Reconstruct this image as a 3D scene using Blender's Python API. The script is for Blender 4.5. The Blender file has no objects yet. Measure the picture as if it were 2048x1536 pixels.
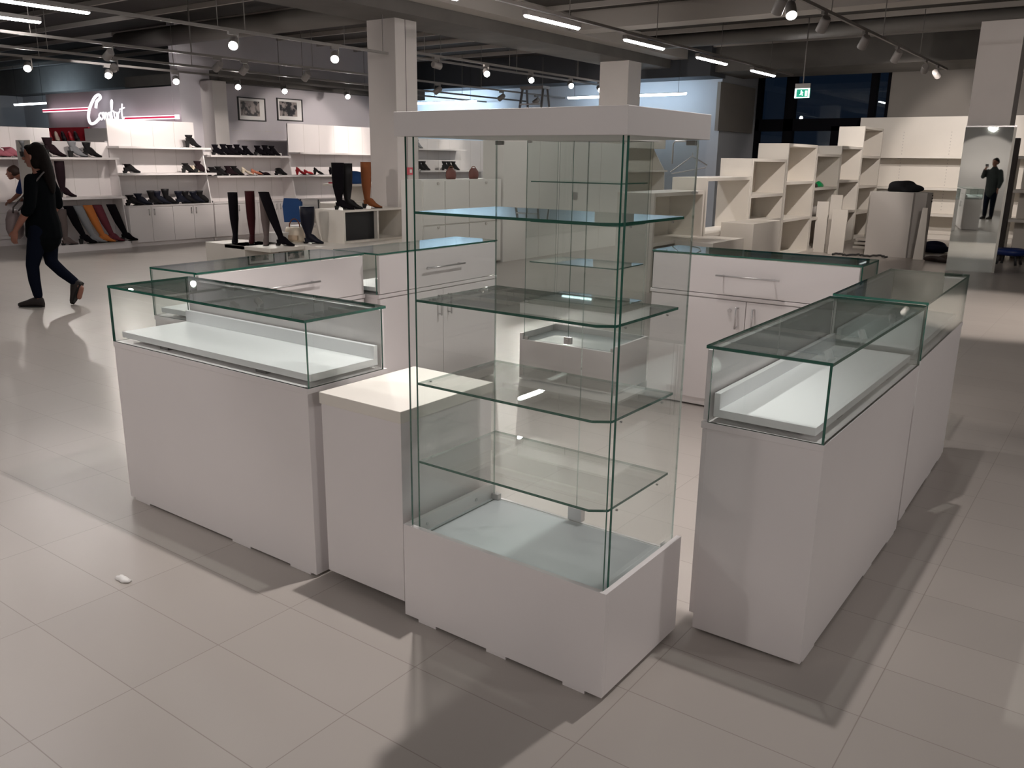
import bpy, bmesh, math, random
from math import sin, cos, pi, radians as R
from mathutils import Vector, Matrix
random.seed(7)
S = bpy.context.scene
COL = S.collection

# ------------------------------------------------------------------ camera, world, exposure
YAW, PITCH, ROLL = 0.628, 0.2597, 0.0131
cam_d = bpy.data.cameras.new('camera'); cam = bpy.data.objects.new('camera', cam_d); COL.objects.link(cam)
cam_d.sensor_width = 36.0; cam_d.lens = 1692.32 / 2048 * 36.0; cam_d.clip_start = 0.05; cam_d.clip_end = 200
_r = Vector((cos(YAW), sin(YAW), 0)); _h = Vector((-sin(YAW), cos(YAW), 0))
_f = _h * cos(PITCH) + Vector((0, 0, -sin(PITCH))); _u = _h * sin(PITCH) + Vector((0, 0, cos(PITCH)))
_x = _r * cos(ROLL) + _u * sin(ROLL); _y = -_r * sin(ROLL) + _u * cos(ROLL)
M = Matrix((( _x.x, _y.x, -_f.x, 0), (_x.y, _y.y, -_f.y, 0), (_x.z, _y.z, -_f.z, 1.56), (0, 0, 0, 1)))
cam.matrix_world = M
S.camera = cam
S.view_settings.view_transform = 'Standard'; S.view_settings.look = 'None'
S.view_settings.exposure = 0.45; S.view_settings.gamma = 1.0; S.view_settings.use_curve_mapping = False
S.cycles.transparent_max_bounces = 40; S.cycles.max_bounces = 10; S.cycles.glossy_bounces = 5
S.cycles.diffuse_bounces = 4; S.cycles.sample_clamp_indirect = 4.0
S.cycles.caustics_reflective = False; S.cycles.caustics_refractive = False
w = bpy.data.worlds.new('night'); S.world = w; w.use_nodes = True
w.node_tree.nodes['Background'].inputs[0].default_value = (0.10, 0.17, 0.30, 1)
w.node_tree.nodes['Background'].inputs[1].default_value = 0.035

# ------------------------------------------------------------------ materials
MATS = {}
def mat(name, col, rough=0.5, metal=0.0, spec=0.5, noise=0.0, scale=20.0, emit=None, estr=0.0, bump=0.0):
    if name in MATS: return MATS[name]
    m = bpy.data.materials.new(name); m.use_nodes = True; nt = m.node_tree; b = nt.nodes['Principled BSDF']
    b.inputs['Base Color'].default_value = (*col, 1); b.inputs['Roughness'].default_value = rough
    b.inputs['Metallic'].default_value = metal; b.inputs['Specular IOR Level'].default_value = spec
    if noise or bump:
        tc = nt.nodes.new('ShaderNodeTexCoord'); nz = nt.nodes.new('ShaderNodeTexNoise')
        nz.inputs['Scale'].default_value = scale; nz.inputs['Detail'].default_value = 4
        nt.links.new(tc.outputs['Object'], nz.inputs['Vector'])
        if noise:
            cr = nt.nodes.new('ShaderNodeValToRGB')
            cr.color_ramp.elements[0].position = .3; cr.color_ramp.elements[1].position = .7
            cr.color_ramp.elements[0].color = (*[c * (1 - noise) for c in col], 1)
            cr.color_ramp.elements[1].color = (*[min(1, c * (1 + noise)) for c in col], 1)
            nt.links.new(nz.outputs['Fac'], cr.inputs['Fac']); nt.links.new(cr.outputs['Color'], b.inputs['Base Color'])
        if bump:
            bp = nt.nodes.new('ShaderNodeBump'); bp.inputs['Strength'].default_value = bump; bp.inputs['Distance'].default_value = .004
            nt.links.new(nz.outputs['Fac'], bp.inputs['Height']); nt.links.new(bp.outputs['Normal'], b.inputs['Normal'])
    if emit:
        b.inputs['Emission Color'].default_value = (*emit, 1); b.inputs['Emission Strength'].default_value = estr
    MATS[name] = m
    return m

LAM = mat('white_laminate', (0.76, 0.72, 0.715), 0.38, noise=.012, scale=3)
LAM2 = mat('cream_laminate', (0.76, 0.72, 0.66), 0.45, noise=.02, scale=3)
EDGE = mat('laminate_edge_banding', (0.72, 0.70, 0.64), 0.5)
TRAY = mat('tray_white', (0.86, 0.86, 0.87), 0.4)
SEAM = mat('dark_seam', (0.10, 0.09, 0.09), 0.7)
GREY = mat('grey_side_laminate', (0.55, 0.52, 0.49), 0.5)
CHROME = mat('brushed_steel', (0.60, 0.58, 0.58), 0.32, 0.75)
CLIP = mat('satin_clip_metal', (0.50, 0.49, 0.48), 0.4, 0.3)
DARKM = mat('dark_metal', (0.05, 0.05, 0.05), 0.5, 0.3)
TRACKM = mat('grey_track_metal', (0.20, 0.185, 0.175), 0.5, 0.0)
LAMPB = mat('grey_lamp_body', (0.30, 0.28, 0.27), 0.45, 0.1)
CEIL = mat('dark_ceiling_paint', (0.060, 0.055, 0.050), 0.9, noise=.15, scale=1.2)
RIB = mat('dark_ceiling_rib', (0.46, 0.43, 0.40), 0.85)
BEAM = mat('beam_concrete', (0.145, 0.136, 0.126), 0.9, noise=.1, scale=2)
DUCT = mat('duct_grey', (0.17, 0.158, 0.146), 0.6)
WALLM = mat('wall_paint_grey_white', (0.60, 0.57, 0.57), 0.8, noise=.02, scale=2)
WALLB = mat('wall_paint_lavender', (0.55, 0.52, 0.55), 0.8, noise=.02, scale=2)
WALLD = mat('wall_paint_taupe', (0.27, 0.25, 0.23), 0.85, noise=.03, scale=2)
COLM = mat('column_paint', (0.66, 0.62, 0.60), 0.7, noise=.02, scale=3)
FRAMEM = mat('window_frame_black', (0.004, 0.004, 0.006), 0.8, spec=.08)
LENS_ON = mat('lit_spot_lens', (1, 1, 1), 0.3, emit=(1.0, 0.95, 0.90), estr=40)
LENS_OFF = mat('spot_lens_side', (0.85, 0.8, 0.75), 0.3, emit=(1.0, 0.95, 0.88), estr=1.2)
TUBE = mat('lit_tube_diffuser', (1, 1, 1), 0.3, emit=(1.0, 0.95, 0.92), estr=46)
TUBEB = mat('lit_cool_tube_diffuser', (1, 1, 1), 0.3, emit=(0.80, 0.92, 1.0), estr=8)
NEON = mat('sign_letter_light', (1, 1, 1), 0.4, emit=(1.0, 0.93, 1.0), estr=.95)
BARW = mat('sign_bar_white', (1, .8, .85), 0.4, emit=(1.0, 0.75, 0.82), estr=1.4)
BARR = mat('sign_bar_red', (.55, .02, .07), 0.4, emit=(0.7, 0.03, 0.10), estr=.55)
EXITG = mat('exit_green', (.0, .25, .14), 0.4, emit=(0.0, 0.30, 0.18), estr=.7)
EXITW = mat('exit_white', (.9, 1, .95), 0.4, emit=(0.75, 1.0, 0.92), estr=1.6)
MIRROR = mat('mirror_silver', (0.80, 0.84, 0.80), 0.015, 1.0)
BLACKP = mat('black_panel', (0.008, 0.009, 0.011), 0.5)
ALARM = mat('alarm_red', (0.65, 0.10, 0.14), 0.4)
PAPER = mat('white_paper', (.8, .78, .76), .8)
SUEDE_K = mat('black_suede', (0.005, 0.004, 0.006), 0.9, spec=.1, bump=.3, scale=90)
LEATH_K = mat('black_leather', (0.007, 0.006, 0.007), 0.5, spec=.25)
LEATH_N = mat('dark_navy_leather', (0.006, 0.007, 0.016), 0.5, spec=.25)
BURG = mat('burgundy_suede', (0.035, 0.005, 0.007), 0.8, spec=.15)
BURG2 = mat('wine_suede', (0.12, 0.016, 0.028), 0.8)
TAUPE = mat('taupe_suede', (0.12, 0.09, 0.085), 0.85)
GREYS = mat('grey_suede', (0.22, 0.225, 0.24), 0.85)
TANB = mat('tan_brown_suede', (0.22, 0.062, 0.014), 0.8)
ORAN = mat('orange_tan_suede', (0.50, 0.155, 0.03), 0.8)
REDL = mat('red_leather', (0.42, 0.012, 0.02), 0.35)
PEACH = mat('peach_leather', (0.62, 0.22, 0.13), 0.5)
CREAML = mat('cream_leather', (0.75, 0.65, 0.52), 0.5)
PINKL = mat('pink_suede', (0.42, 0.13, 0.17), 0.8)
PLUM = mat('dark_plum_suede', (0.016, 0.007, 0.010), 0.8, spec=.15)
SOLEK = mat('black_rubber_sole', (0.004, 0.004, 0.004), 0.7)
BLUEC = mat('blue_cloth', (0.015, 0.065, 0.21), 0.85, bump=.3, scale=30)
NAVYC = mat('navy_cloth', (0.008, 0.012, 0.045), 0.9, bump=.3, scale=30)
BLACKC = mat('black_cloth', (0.006, 0.006, 0.008), 0.9, bump=.4, scale=40)
REDC = mat('red_plastic', (0.5, 0.02, 0.04), 0.5)
GREENP = mat('green_plastic', (0.0, 0.35, 0.10), 0.4)
CARDB = mat('tan_cardboard', (0.55, 0.42, 0.30), 0.8)
SKIN = mat('skin', (0.30, 0.13, 0.09), 0.5)
HAIR = mat('dark_brown_hair', (0.006, 0.004, 0.0035), 0.8, spec=.12, bump=.5, scale=60)
TOPC = mat('black_knit_top', (0.003, 0.004, 0.005), 0.95, spec=.05)
JEANS = mat('dark_navy_jeans', (0.004, 0.006, 0.014), 0.9, spec=.08)
BAGM = mat('mauve_grey_leather', (0.22, 0.17, 0.17), 0.55)
PALEG = mat('wardrobe_grey', (0.72, 0.70, 0.67), 0.55)

def floor_mat():
    m = bpy.data.materials.new('grey_porcelain_tile'); m.use_nodes = True; nt = m.node_tree; N = nt.nodes; L = nt.links
    b = N['Principled BSDF']; tc = N.new('ShaderNodeTexCoord'); sp = N.new('ShaderNodeSeparateXYZ'); L.new(tc.outputs['Object'], sp.inputs[0])
    def mth(op, a, v=None, w=None):
        n = N.new('ShaderNodeMath'); n.operation = op
        for k, q in enumerate((a, v, w)):
            if q is None: continue
            if isinstance(q, (int, float)): n.inputs[k].default_value = q
            else: L.new(q, n.inputs[k])
        return n.outputs[0]
    cells = []; ds = []
    for out, size, ph in ((sp.outputs['X'], .6, .173), (sp.outputs['Y'], .3, .238)):
        u = mth('DIVIDE', mth('SUBTRACT', out, ph), size); cells.append(mth('FLOOR', u))
        f = mth('SUBTRACT', u, cells[-1]); ds.append(mth('MULTIPLY', mth('MINIMUM', f, mth('SUBTRACT', 1.0, f)), size))
    d = mth('MINIMUM', ds[0], ds[1])
    mr = N.new('ShaderNodeMapRange'); mr.inputs['From Min'].default_value = .0008; mr.inputs['From Max'].default_value = .0022; L.new(d, mr.inputs['Value'])
    cv = N.new('ShaderNodeCombineXYZ'); L.new(cells[0], cv.inputs[0]); L.new(cells[1], cv.inputs[1])
    wn = N.new('ShaderNodeTexWhiteNoise'); wn.noise_dimensions = '2D'; L.new(cv.outputs[0], wn.inputs['Vector'])
    nz = N.new('ShaderNodeTexNoise'); nz.inputs['Scale'].default_value = 1.4; nz.inputs['Detail'].default_value = 3; L.new(tc.outputs['Object'], nz.inputs['Vector'])
    k = mth('ADD', mth('MULTIPLY', wn.outputs['Value'], .05), mth('MULTIPLY', nz.outputs['Fac'], .08)); k = mth('ADD', k, .90)
    c1 = N.new('ShaderNodeVectorMath'); c1.operation = 'SCALE'; c1.inputs[0].default_value = (.415, .378, .348); L.new(k, c1.inputs['Scale'])
    mx = N.new('ShaderNodeMix'); mx.data_type = 'RGBA'; L.new(mr.outputs['Result'], mx.inputs['Factor'])
    mx.inputs['A'].default_value = (.27, .235, .21, 1); L.new(c1.outputs[0], mx.inputs['B']); L.new(mx.outputs['Result'], b.inputs['Base Color'])
    b.inputs['Roughness'].default_value = .30; b.inputs['Specular IOR Level'].default_value = .4
    return m

def glass_mat(name, tint, ior_f=0.04):
    """Clear float glass for thin panes: clear transmission with a tint, Schlick reflection."""
    m = bpy.data.materials.new(name); m.use_nodes = True; nt = m.node_tree; N = nt.nodes; L = nt.links
    N.remove(N['Principled BSDF']); out = N['Material Output']
    tr = N.new('ShaderNodeBsdfTransparent'); tr.inputs['Color'].default_value = (*tint, 1)
    gl = N.new('ShaderNodeBsdfGlossy'); gl.inputs['Roughness'].default_value = 0.0; gl.inputs['Color'].default_value = (.95, 1, .98, 1)
    ge = N.new('ShaderNodeNewGeometry'); dt = N.new('ShaderNodeVectorMath'); dt.operation = 'DOT_PRODUCT'
    L.new(ge.outputs['Incoming'], dt.inputs[0]); L.new(ge.outputs['Normal'], dt.inputs[1])
    ab = N.new('ShaderNodeMath'); ab.operation = 'ABSOLUTE'; L.new(dt.outputs['Value'], ab.inputs[0])
    su = N.new('ShaderNodeMath'); su.operation = 'SUBTRACT'; su.inputs[0].default_value = 1; L.new(ab.outputs[0], su.inputs[1]); su.use_clamp = True
    pw = N.new('ShaderNodeMath'); pw.operation = 'POWER'; pw.inputs[1].default_value = 5; L.new(su.outputs[0], pw.inputs[0])
    ma = N.new('ShaderNodeMath'); ma.operation = 'MULTIPLY_ADD'; ma.inputs[1].default_value = 1 - ior_f; ma.inputs[2].default_value = ior_f
    L.new(pw.outputs[0], ma.inputs[0])
    mx = N.new('ShaderNodeMixShader'); L.new(ma.outputs[0], mx.inputs[0]); L.new(tr.outputs[0], mx.inputs[1]); L.new(gl.outputs[0], mx.inputs[2])
    L.new(mx.outputs[0], out.inputs[0])
    return m
GLASS = glass_mat('clear_glass', (0.975, 0.987, 0.982))
LIDG = glass_mat('smoky_lid_glass', (0.85, 0.88, 0.87))
WGLASS = glass_mat('window_glass', (0.80, 0.86, 0.92), 0.05)
GEDGE = mat('green_glass_edge', (0.022, 0.115, 0.082), 0.12, spec=.8)
PEDGE = glass_mat('pale_glass_edge', (.62, .70, .67), .25)

# ------------------------------------------------------------------ mesh helpers
class MB:
    def __init__(s): s.bm = bmesh.new(); s.mi = 0
    def box(s, x0, x1, y0, y1, z0, z1, mi=0):
        v = [s.bm.verts.new(p) for p in ((x0,y0,z0),(x1,y0,z0),(x1,y1,z0),(x0,y1,z0),(x0,y0,z1),(x1,y0,z1),(x1,y1,z1),(x0,y1,z1))]
        fs = []
        for f in ((0,3,2,1),(4,5,6,7),(0,1,5,4),(1,2,6,5),(2,3,7,6),(3,0,4,7)):
            q = s.bm.faces.new([v[i] for i in f]); q.material_index = mi; fs.append(q)
        return s
    def pane(s, x0, x1, y0, y1, z0, z1, edge='all'):
        """glass box: big faces clear (material 0), narrow faces green edge (material 1)"""
        n0 = len(s.bm.faces); s.box(x0, x1, y0, y1, z0, z1); s.bm.faces.ensure_lookup_table()
        d = (x1-x0, y1-y0, z1-z0); ax = d.index(min(d))
        for f in list(s.bm.faces)[n0:]:
            f.normal_update(); f.material_index = 0 if abs(f.normal[ax]) > .9 else 2 if edge == 'none' or (edge == 'front' and f.normal.y > -.9) else 1
        return s
    def prism(s, pts, z0, z1, axis='z', mi=0, side_mi=None):
        def P(a, b, c): return {'z': (a, b, c), 'y': (a, c, b), 'x': (c, a, b)}[axis]
        lo = [s.bm.verts.new(P(a, b, z0)) for a, b in pts]; hi = [s.bm.verts.new(P(a, b, z1)) for a, b in pts]
        n = len(pts)
        for q in (s.bm.faces.new(lo[::-1]), s.bm.faces.new(hi)): q.material_index = mi
        for i in range(n):
            q = s.bm.faces.new((lo[i], lo[(i+1) % n], hi[(i+1) % n], hi[i])); q.material_index = mi if side_mi is None else side_mi
        return s
    def rings(s, rs, cap=True, mi=0, smooth=True):
        vs = [[s.bm.verts.new(p) for p in r] for r in rs]; n = len(vs[0])
        for a, b in zip(vs, vs[1:]):
            for i in range(n):
                q = s.bm.faces.new((a[i], a[(i+1) % n], b[(i+1) % n], b[i])); q.smooth = smooth; q.material_index = mi
        if cap:
            s.bm.faces.new(vs[0][::-1]).material_index = mi; s.bm.faces.new(vs[-1]).material_index = mi
        return s
    def tube(s, pts, r, n=10, mi=0, flat=None):
        """tube along points; r number or list; flat=(a,b) scales the cross axes"""
        pts = [Vector(p) for p in pts]; rr = r if isinstance(r, (list, tuple)) else [r]*len(pts); rs = []
        side = None
        for i, p in enumerate(pts):
            t = (pts[min(i+1, len(pts)-1)] - pts[max(i-1, 0)]).normalized()
            if side is None: side = t.cross(Vector((0, 1, 0)) if abs(t.y) < .9 else Vector((1, 0, 0))).normalized()
            side = (side - t * side.dot(t)).normalized(); up = t.cross(side).normalized()
            q = rr[i] if isinstance(rr[i], tuple) else (rr[i], rr[i])
            rs.append([p + side * q[0] * cos(a) + up * q[1] * sin(a) for a in [2*pi*k/n for k in range(n)]])
        return s.rings(rs, mi=mi)
    def sphere(s, c, r, n=14, mi=0):
        r = r if isinstance(r, tuple) else (r, r, r)
        m = Matrix.Translation(c) @ Matrix.Diagonal((*r, 1))
        g = bmesh.ops.create_uvsphere(s.bm, u_segments=n, v_segments=n*2//3, radius=1, matrix=m)
        for v in g['verts']:
            for f in v.link_faces: f.smooth = True; f.material_index = mi
        return s
    def build(s, name, m, parent=None, bevel=0.0, sub=0):
        bmesh.ops.recalc_face_normals(s.bm, faces=s.bm.faces)
        me = bpy.data.meshes.new(name); s.bm.to_mesh(me); s.bm.free()
        for q in (m if isinstance(m, (list, tuple)) else [m]): me.materials.append(q)
        o = bpy.data.objects.new(name, me); COL.objects.link(o)
        if parent is not None: o.parent = parent
        if bevel:
            b = o.modifiers.new('b', 'BEVEL'); b.width = bevel; b.segments = 2; b.limit_method = 'ANGLE'; b.angle_limit = R(50)
        if sub:
            b = o.modifiers.new('s', 'SUBSURF'); b.levels = sub; b.render_levels = sub
        return o
def B(*a): return MB().box(*a)
def tag(o, label, cat, group=None):
    o['label'] = label; o['category'] = cat
    if group: o['group'] = group
    return o
def thing(name, label, cat, loc=(0, 0, 0), rz=0.0, group=None):
    o = bpy.data.objects.new(name, None); COL.objects.link(o); o.location = loc; o.rotation_euler = (0, 0, rz)
    o.empty_display_size = .1
    return tag(o, label, cat, group)
def struct(o): o['kind'] = 'structure'; return o
def lab(o, s): o['label'] = s; return o
def dup(root, loc, rz, label, group=None):
    r = root.copy(); COL.objects.link(r); r.location = loc; r.rotation_euler = (0, 0, rz); r['label'] = label
    if group: r['group'] = group
    for ch in list(root.children):
        c = ch.copy(); COL.objects.link(c); c.parent = r
        for g in ch.children:
            d = g.copy(); COL.objects.link(d); d.parent = c
    return r
ORD = ['first','second','third','fourth','fifth','sixth','seventh','eighth','ninth','tenth','eleventh','twelfth']

# ------------------------------------------------------------------ lights of the place
def spot_data(power, size, blend=.35, col=(1.0, .93, .86), rad=.035):
    l = bpy.data.lights.new('spot', 'SPOT'); l.energy = power; l.spot_size = R(size); l.spot_blend = blend
    l.color = col; l.shadow_soft_size = rad; return l
def make_spot_body(name='track_spotlight'):
    t = thing(name, '', 'spotlight')
    MB().box(-.02, .02, -.07, .07, -.03, 0).build('adapter', TRACKM, t)
    MB().box(-.012, .012, .055, .075, -.16, -.02).build('yoke', LAMPB, t)
    return t
def spotlight(x, y, z, aim, power, size, label, lit=True, group=None, col=(1.0, .93, .86), rad=.035):
    t = thing('track_spotlight', label, 'spotlight', (x, y, z), 0, group)
    MB().box(-.018, .018, -.07, .07, -.035, 0).build('adapter', TRACKM, t)
    MB().box(-.010, .010, .058, .074, -.17, -.03).build('yoke', LAMPB, t)
    c = Vector((0, 0, -.13)); d = (Vector(aim) - Vector((x, y, z)) - c).normalized()
    a = c - d * .085; b = c + d * .085
    MB().tube([a, a + d*.02, b - d*.004, b], [.046, .056, .058, .058], 20).build('lamp_housing', LAMPB, t)
    MB().tube([b - d*.003, b + d*.003], [.052, .052], 20).build('lens', LENS_ON if lit else LENS_OFF, t)
    if power:
        l = bpy.data.objects.new('lamp_light', spot_data(power, size, col=col, rad=rad)); COL.objects.link(l); l.parent = t
        l.location = b + d * .012; l.rotation_euler = d.to_track_quat('-Z', 'Y').to_euler()
    return t
def track(x, y0, y1, z, label, w=.035):
    o = B(x-w/2, x+w/2, y0, y1, z, z+.035); m = o
    for k in range(int((y1-y0)//2.4)+1):
        yy = y0 + .3 + k*2.4
        if yy < y1: m.tube([(x, yy, z+.03), (x, yy, 3.938)], .006, 6)
    return tag(m.build('lighting_track', TRACKM), label, 'lighting track')

# ------------------------------------------------------------------ the room
ZC = 4.02
struct(B(-30, 7, -7, 23, -.2, 0).build('floor', floor_mat()))
cb = B(-30, 7, -7, 23, ZC, ZC+.2)
for k in range(27):
    y = -6.4 + k*1.12
    cb.box(-30, 7, y-.025, y+.025, ZC-.08, ZC+.01, 1)
struct(cb.build('ceiling', [CEIL, RIB]))
# long beams along the room over the columns, and cross beams
struct(B(-9.95, -8.95, -7, 21.4, 3.55, ZC+.05).build('trim_1', BEAM))
struct(B(-8.9, -8.55, -7, 21.4, 3.72, ZC+.05).build('trim_2', RIB))
struct(B(-8.55, 7, 18.4, 20.2, 3.45, ZC+.05).build('trim_3', BEAM))
struct(B(-8.5, 7, 13.3, 13.75, 3.72, ZC+.05).build('trim_4', RIB))
struct(B(-30, -16.1, 13.3, 14.0, 3.32, ZC+.05).build('trim_5', BEAM))
struct(B(-18.6, -15.2, 10.9, 17.0, 2.98, 3.2).build('trim_6', BEAM))
struct(B(-20.0, -8.0, 18.15, 18.99, 3.36, ZC+.05).build('trim_11', mat('beam_dark_blue_grey', (.07, .075, .085), .9)))
# walls
struct(B(-15.75, -15.5, 10.2, 17.0, 0, ZC).build('wall_shoe_side', WALLB))
struct(B(-20.75, -15.76, 10.2, 10.4, 0, 2.86).build('wall_sign_panel', WALLB))
struct(B(-30, -20.2, 14.0, 14.2, 0, ZC).build('wall_far_corner', WALLM))
struct(B(-20.3, -20.1, 14.0, 23, 0, ZC).build('wall_far_side', WALLM))
struct(B(-20.3, -8.07, 19.0, 21.3, 0, ZC).build('wall_back', mat('wall_paint_cool_grey', (0.50, 0.52, 0.56), 0.8, noise=.02, scale=2)))
struct(B(-8.07, -7.99, 18.75, 20.85, 2.24, 3.28).build('wall_bulkhead_box', WALLD))
struct(B(-5.0, 7, 21.2, 21.4, 0, ZC).build('wall_back_plain', WALLD))
struct(B(6.8, 7, -7, 21.4, 0, ZC).build('wall_right', WALLD))
struct(B(-30, 7, -7.2, -7, 0, ZC).build('wall_front', WALLM))
struct(B(-30.2, -30, -7, 23, 0, ZC).build('wall_left', WALLM))
# window wall, black frame and panes, dark night behind
wf = MB()
wf.box(-8.05, -7.95, 21.15, 21.35, 0, 3.75); wf.box(-7.35, -7.12, 21.15, 21.35, 0, 3.75)
wf.box(-5.42, -5.28, 21.15, 21.35, 0, 3.75); wf.box(-5.06, -5.0, 21.15, 21.35, 0, 3.75)
wf.box(-8.05, -5.0, 21.15, 21.35, 2.30, 2.58); wf.box(-8.05, -5.0, 21.15, 21.35, 3.62, ZC)
wf.box(-8.05, -5.0, 21.15, 21.35, 0, .1); wf.box(-6.20, -5.98, 21.15, 21.35, 0, 2.4)
win = struct(wf.build('window_1', FRAMEM))
struct(B(-8.0, -5.02, 21.235, 21.255, .08, 3.66).build('pane', WGLASS, win))
# columns
def column(n, x0, x1, y0, y1, z1=3.56, seam=None):
    m = B(x0, x1, y0, y1, 0, z1)
    if seam: m.box(x1-.001, x1+.0015, seam-.006, seam+.006, 0, z1, 1)
    return struct(m.build('trim_%d' % n, [COLM, SEAM], bevel=.004))
column(7, -9.90, -9.32, 9.78, 10.25, seam=10.0)
column(8, -9.66, -8.98, 16.3, 16.85)
column(9, -2.30, -1.74, 14.56, 15.1)
column(10, -15.5, -15.1, 11.0-.33, 11.32-.33, 2.98)
al = thing('fire_alarm_point', 'small red square fire alarm call point on the white column', 'alarm', (-9.32, 10.04, 1.36))
B(0, .03, -.055, .055, -.055, .055).build('case', ALARM, al)
B(.03, .033, -.025, .025, -.025, .025).build('press_plate', PAPER, al)

# ------------------------------------------------------------------ display counters with glass tops
def counter(name, label, W, D, loc, rz, drawers=False, mirror_end=False, locks=True):
    """near corner at origin; long side along -x (W), depth along +y (D); top glass box 0.25 high."""
    t = thing(name, label, 'display counter', loc, rz, 'glass topped display counters of the island')
    H = .75; g = .008
    body = B(-W+.004, -.004, .0, D-.02, .010, H-.022)
    body.box(-W+.05, -.05, .03, D-.05, .0, .011, 1)
    for fx in (-.10, -W+.10, -W*.36):
        body.box(fx-.06, fx+.06, .001, .03, 0, .011, 0)
    body.build('body', [LAM, SEAM], t, bevel=.0015)
    B(-W, 0, -.002, D, H-.022, H).build('top_board', [LAM], t, bevel=.0015)
    if drawers:
        # staff side is at y = D : drawer front reaches up inside the glass top, doors below
        B(-W+.012, -.012, D-.02, D-.001, H+.004, H+.235).build('drawer', LAM, t, bevel=.001)
        dr = t.children[-1]
        hb = MB().tube([(-W/2-.20, D+.03, H+.125), (-W/2+.20, D+.03, H+.125)], .006, 10)
        for sx in (-.16, .16): hb.tube([(-W/2+sx, D-.001, H+.125), (-W/2+sx, D+.03, H+.125)], .005, 8)
        hb.build('handle', CHROME, dr)
        for k, (a, b) in enumerate(((-W+.012, -W/2-.002), (-W/2+.002, -.012))):
            d = B(a, b, D-.02, D-.001, .06, H-.028).build('door', LAM, t, bevel=.001)
            hx = b-.05 if k == 0 else a+.05
            h = MB().tube([(hx, D+.028, H-.20), (hx, D+.028, H-.06)], .006, 10)
            for zz in (H-.19, H-.07): h.tube([(hx, D-.001, zz), (hx, D+.028, zz)], .005, 8)
            h.build('handle', CHROME, d)
            if k == 1: MB().tube([(a+.10, D-.001, H-.09), (a+.10, D+.012, H-.09)], .011, 14).build('lock', CHROME, d)
    else:
        B(-W+.012, -.012, D-.02, D-.001, .06, H+.235).build('back_panel', LAM, t, bevel=.001)
    # glass top: front, two ends and the lid
    G = [GLASS, GEDGE]
    MB().pane(-W, 0, 0, g, H, 1-g).build('front_pane', G, t)
    MB().pane(-g, 0, g, D-.022, H, 1-g).build('end_pane', G, t)
    MB().pane(-W, -W+g, g, D-.022, H, 1-g).build('end_pane', G, t)
    MB().pane(-W, 0, -.001, D, .9905, 1.001).build('lid_pane', [LIDG, GEDGE], t)
    tr = B(-W+.022, -.022, .034, D-.03, H+.016, H+.042)
    tr.box(-W+.022, -.022, D-.05, D-.03, H+.042, H+.095)
    tr.build('tray', TRAY, t, bevel=.001)
    for fx in (-W*.25, -W*.75): B(fx-.03, fx+.03, .045, D-.08, H, H+.016).build('runner', SEAM, t)
    return t
# island, running along the room axes (x across, y along)
counter('display_counter', 'glass topped white counter beside the low cabinet, its plain long side facing the aisle', 1.298, .406, (-2.322, 1.947, 0), R(.05), drawers=True)
counter('display_counter', 'glass topped counter with dark lid edges, across the gap from the tall front showcase', 1.309, .391, (-.647, 3.784, 0), R(89.9), drawers=True)
counter('display_counter', 'smaller looking glass topped counter of the aisle pair, before the bright floor pool', 1.171, .391, (-.68, 5.041, 0), R(91.06), drawers=True)
counter('display_counter', 'counter across the back of the island, drawer bar and keyed doors facing the camera', 1.314, .401, (-2.549, 5.445, 0), R(180.94), drawers=True)
counter('display_counter', 'counter with drawer front behind the plain fronted glass counter, nearer the walking woman', 1.191, .376, (-4.0725, 2.4234, 0), R(-90+2.83), drawers=True)
counter('display_counter', 'counter seen partly through the tall front showcase, below the red alarm', 1.235, .38, (-4.038, 3.640, 0), R(-90+1.62), drawers=True)

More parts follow.
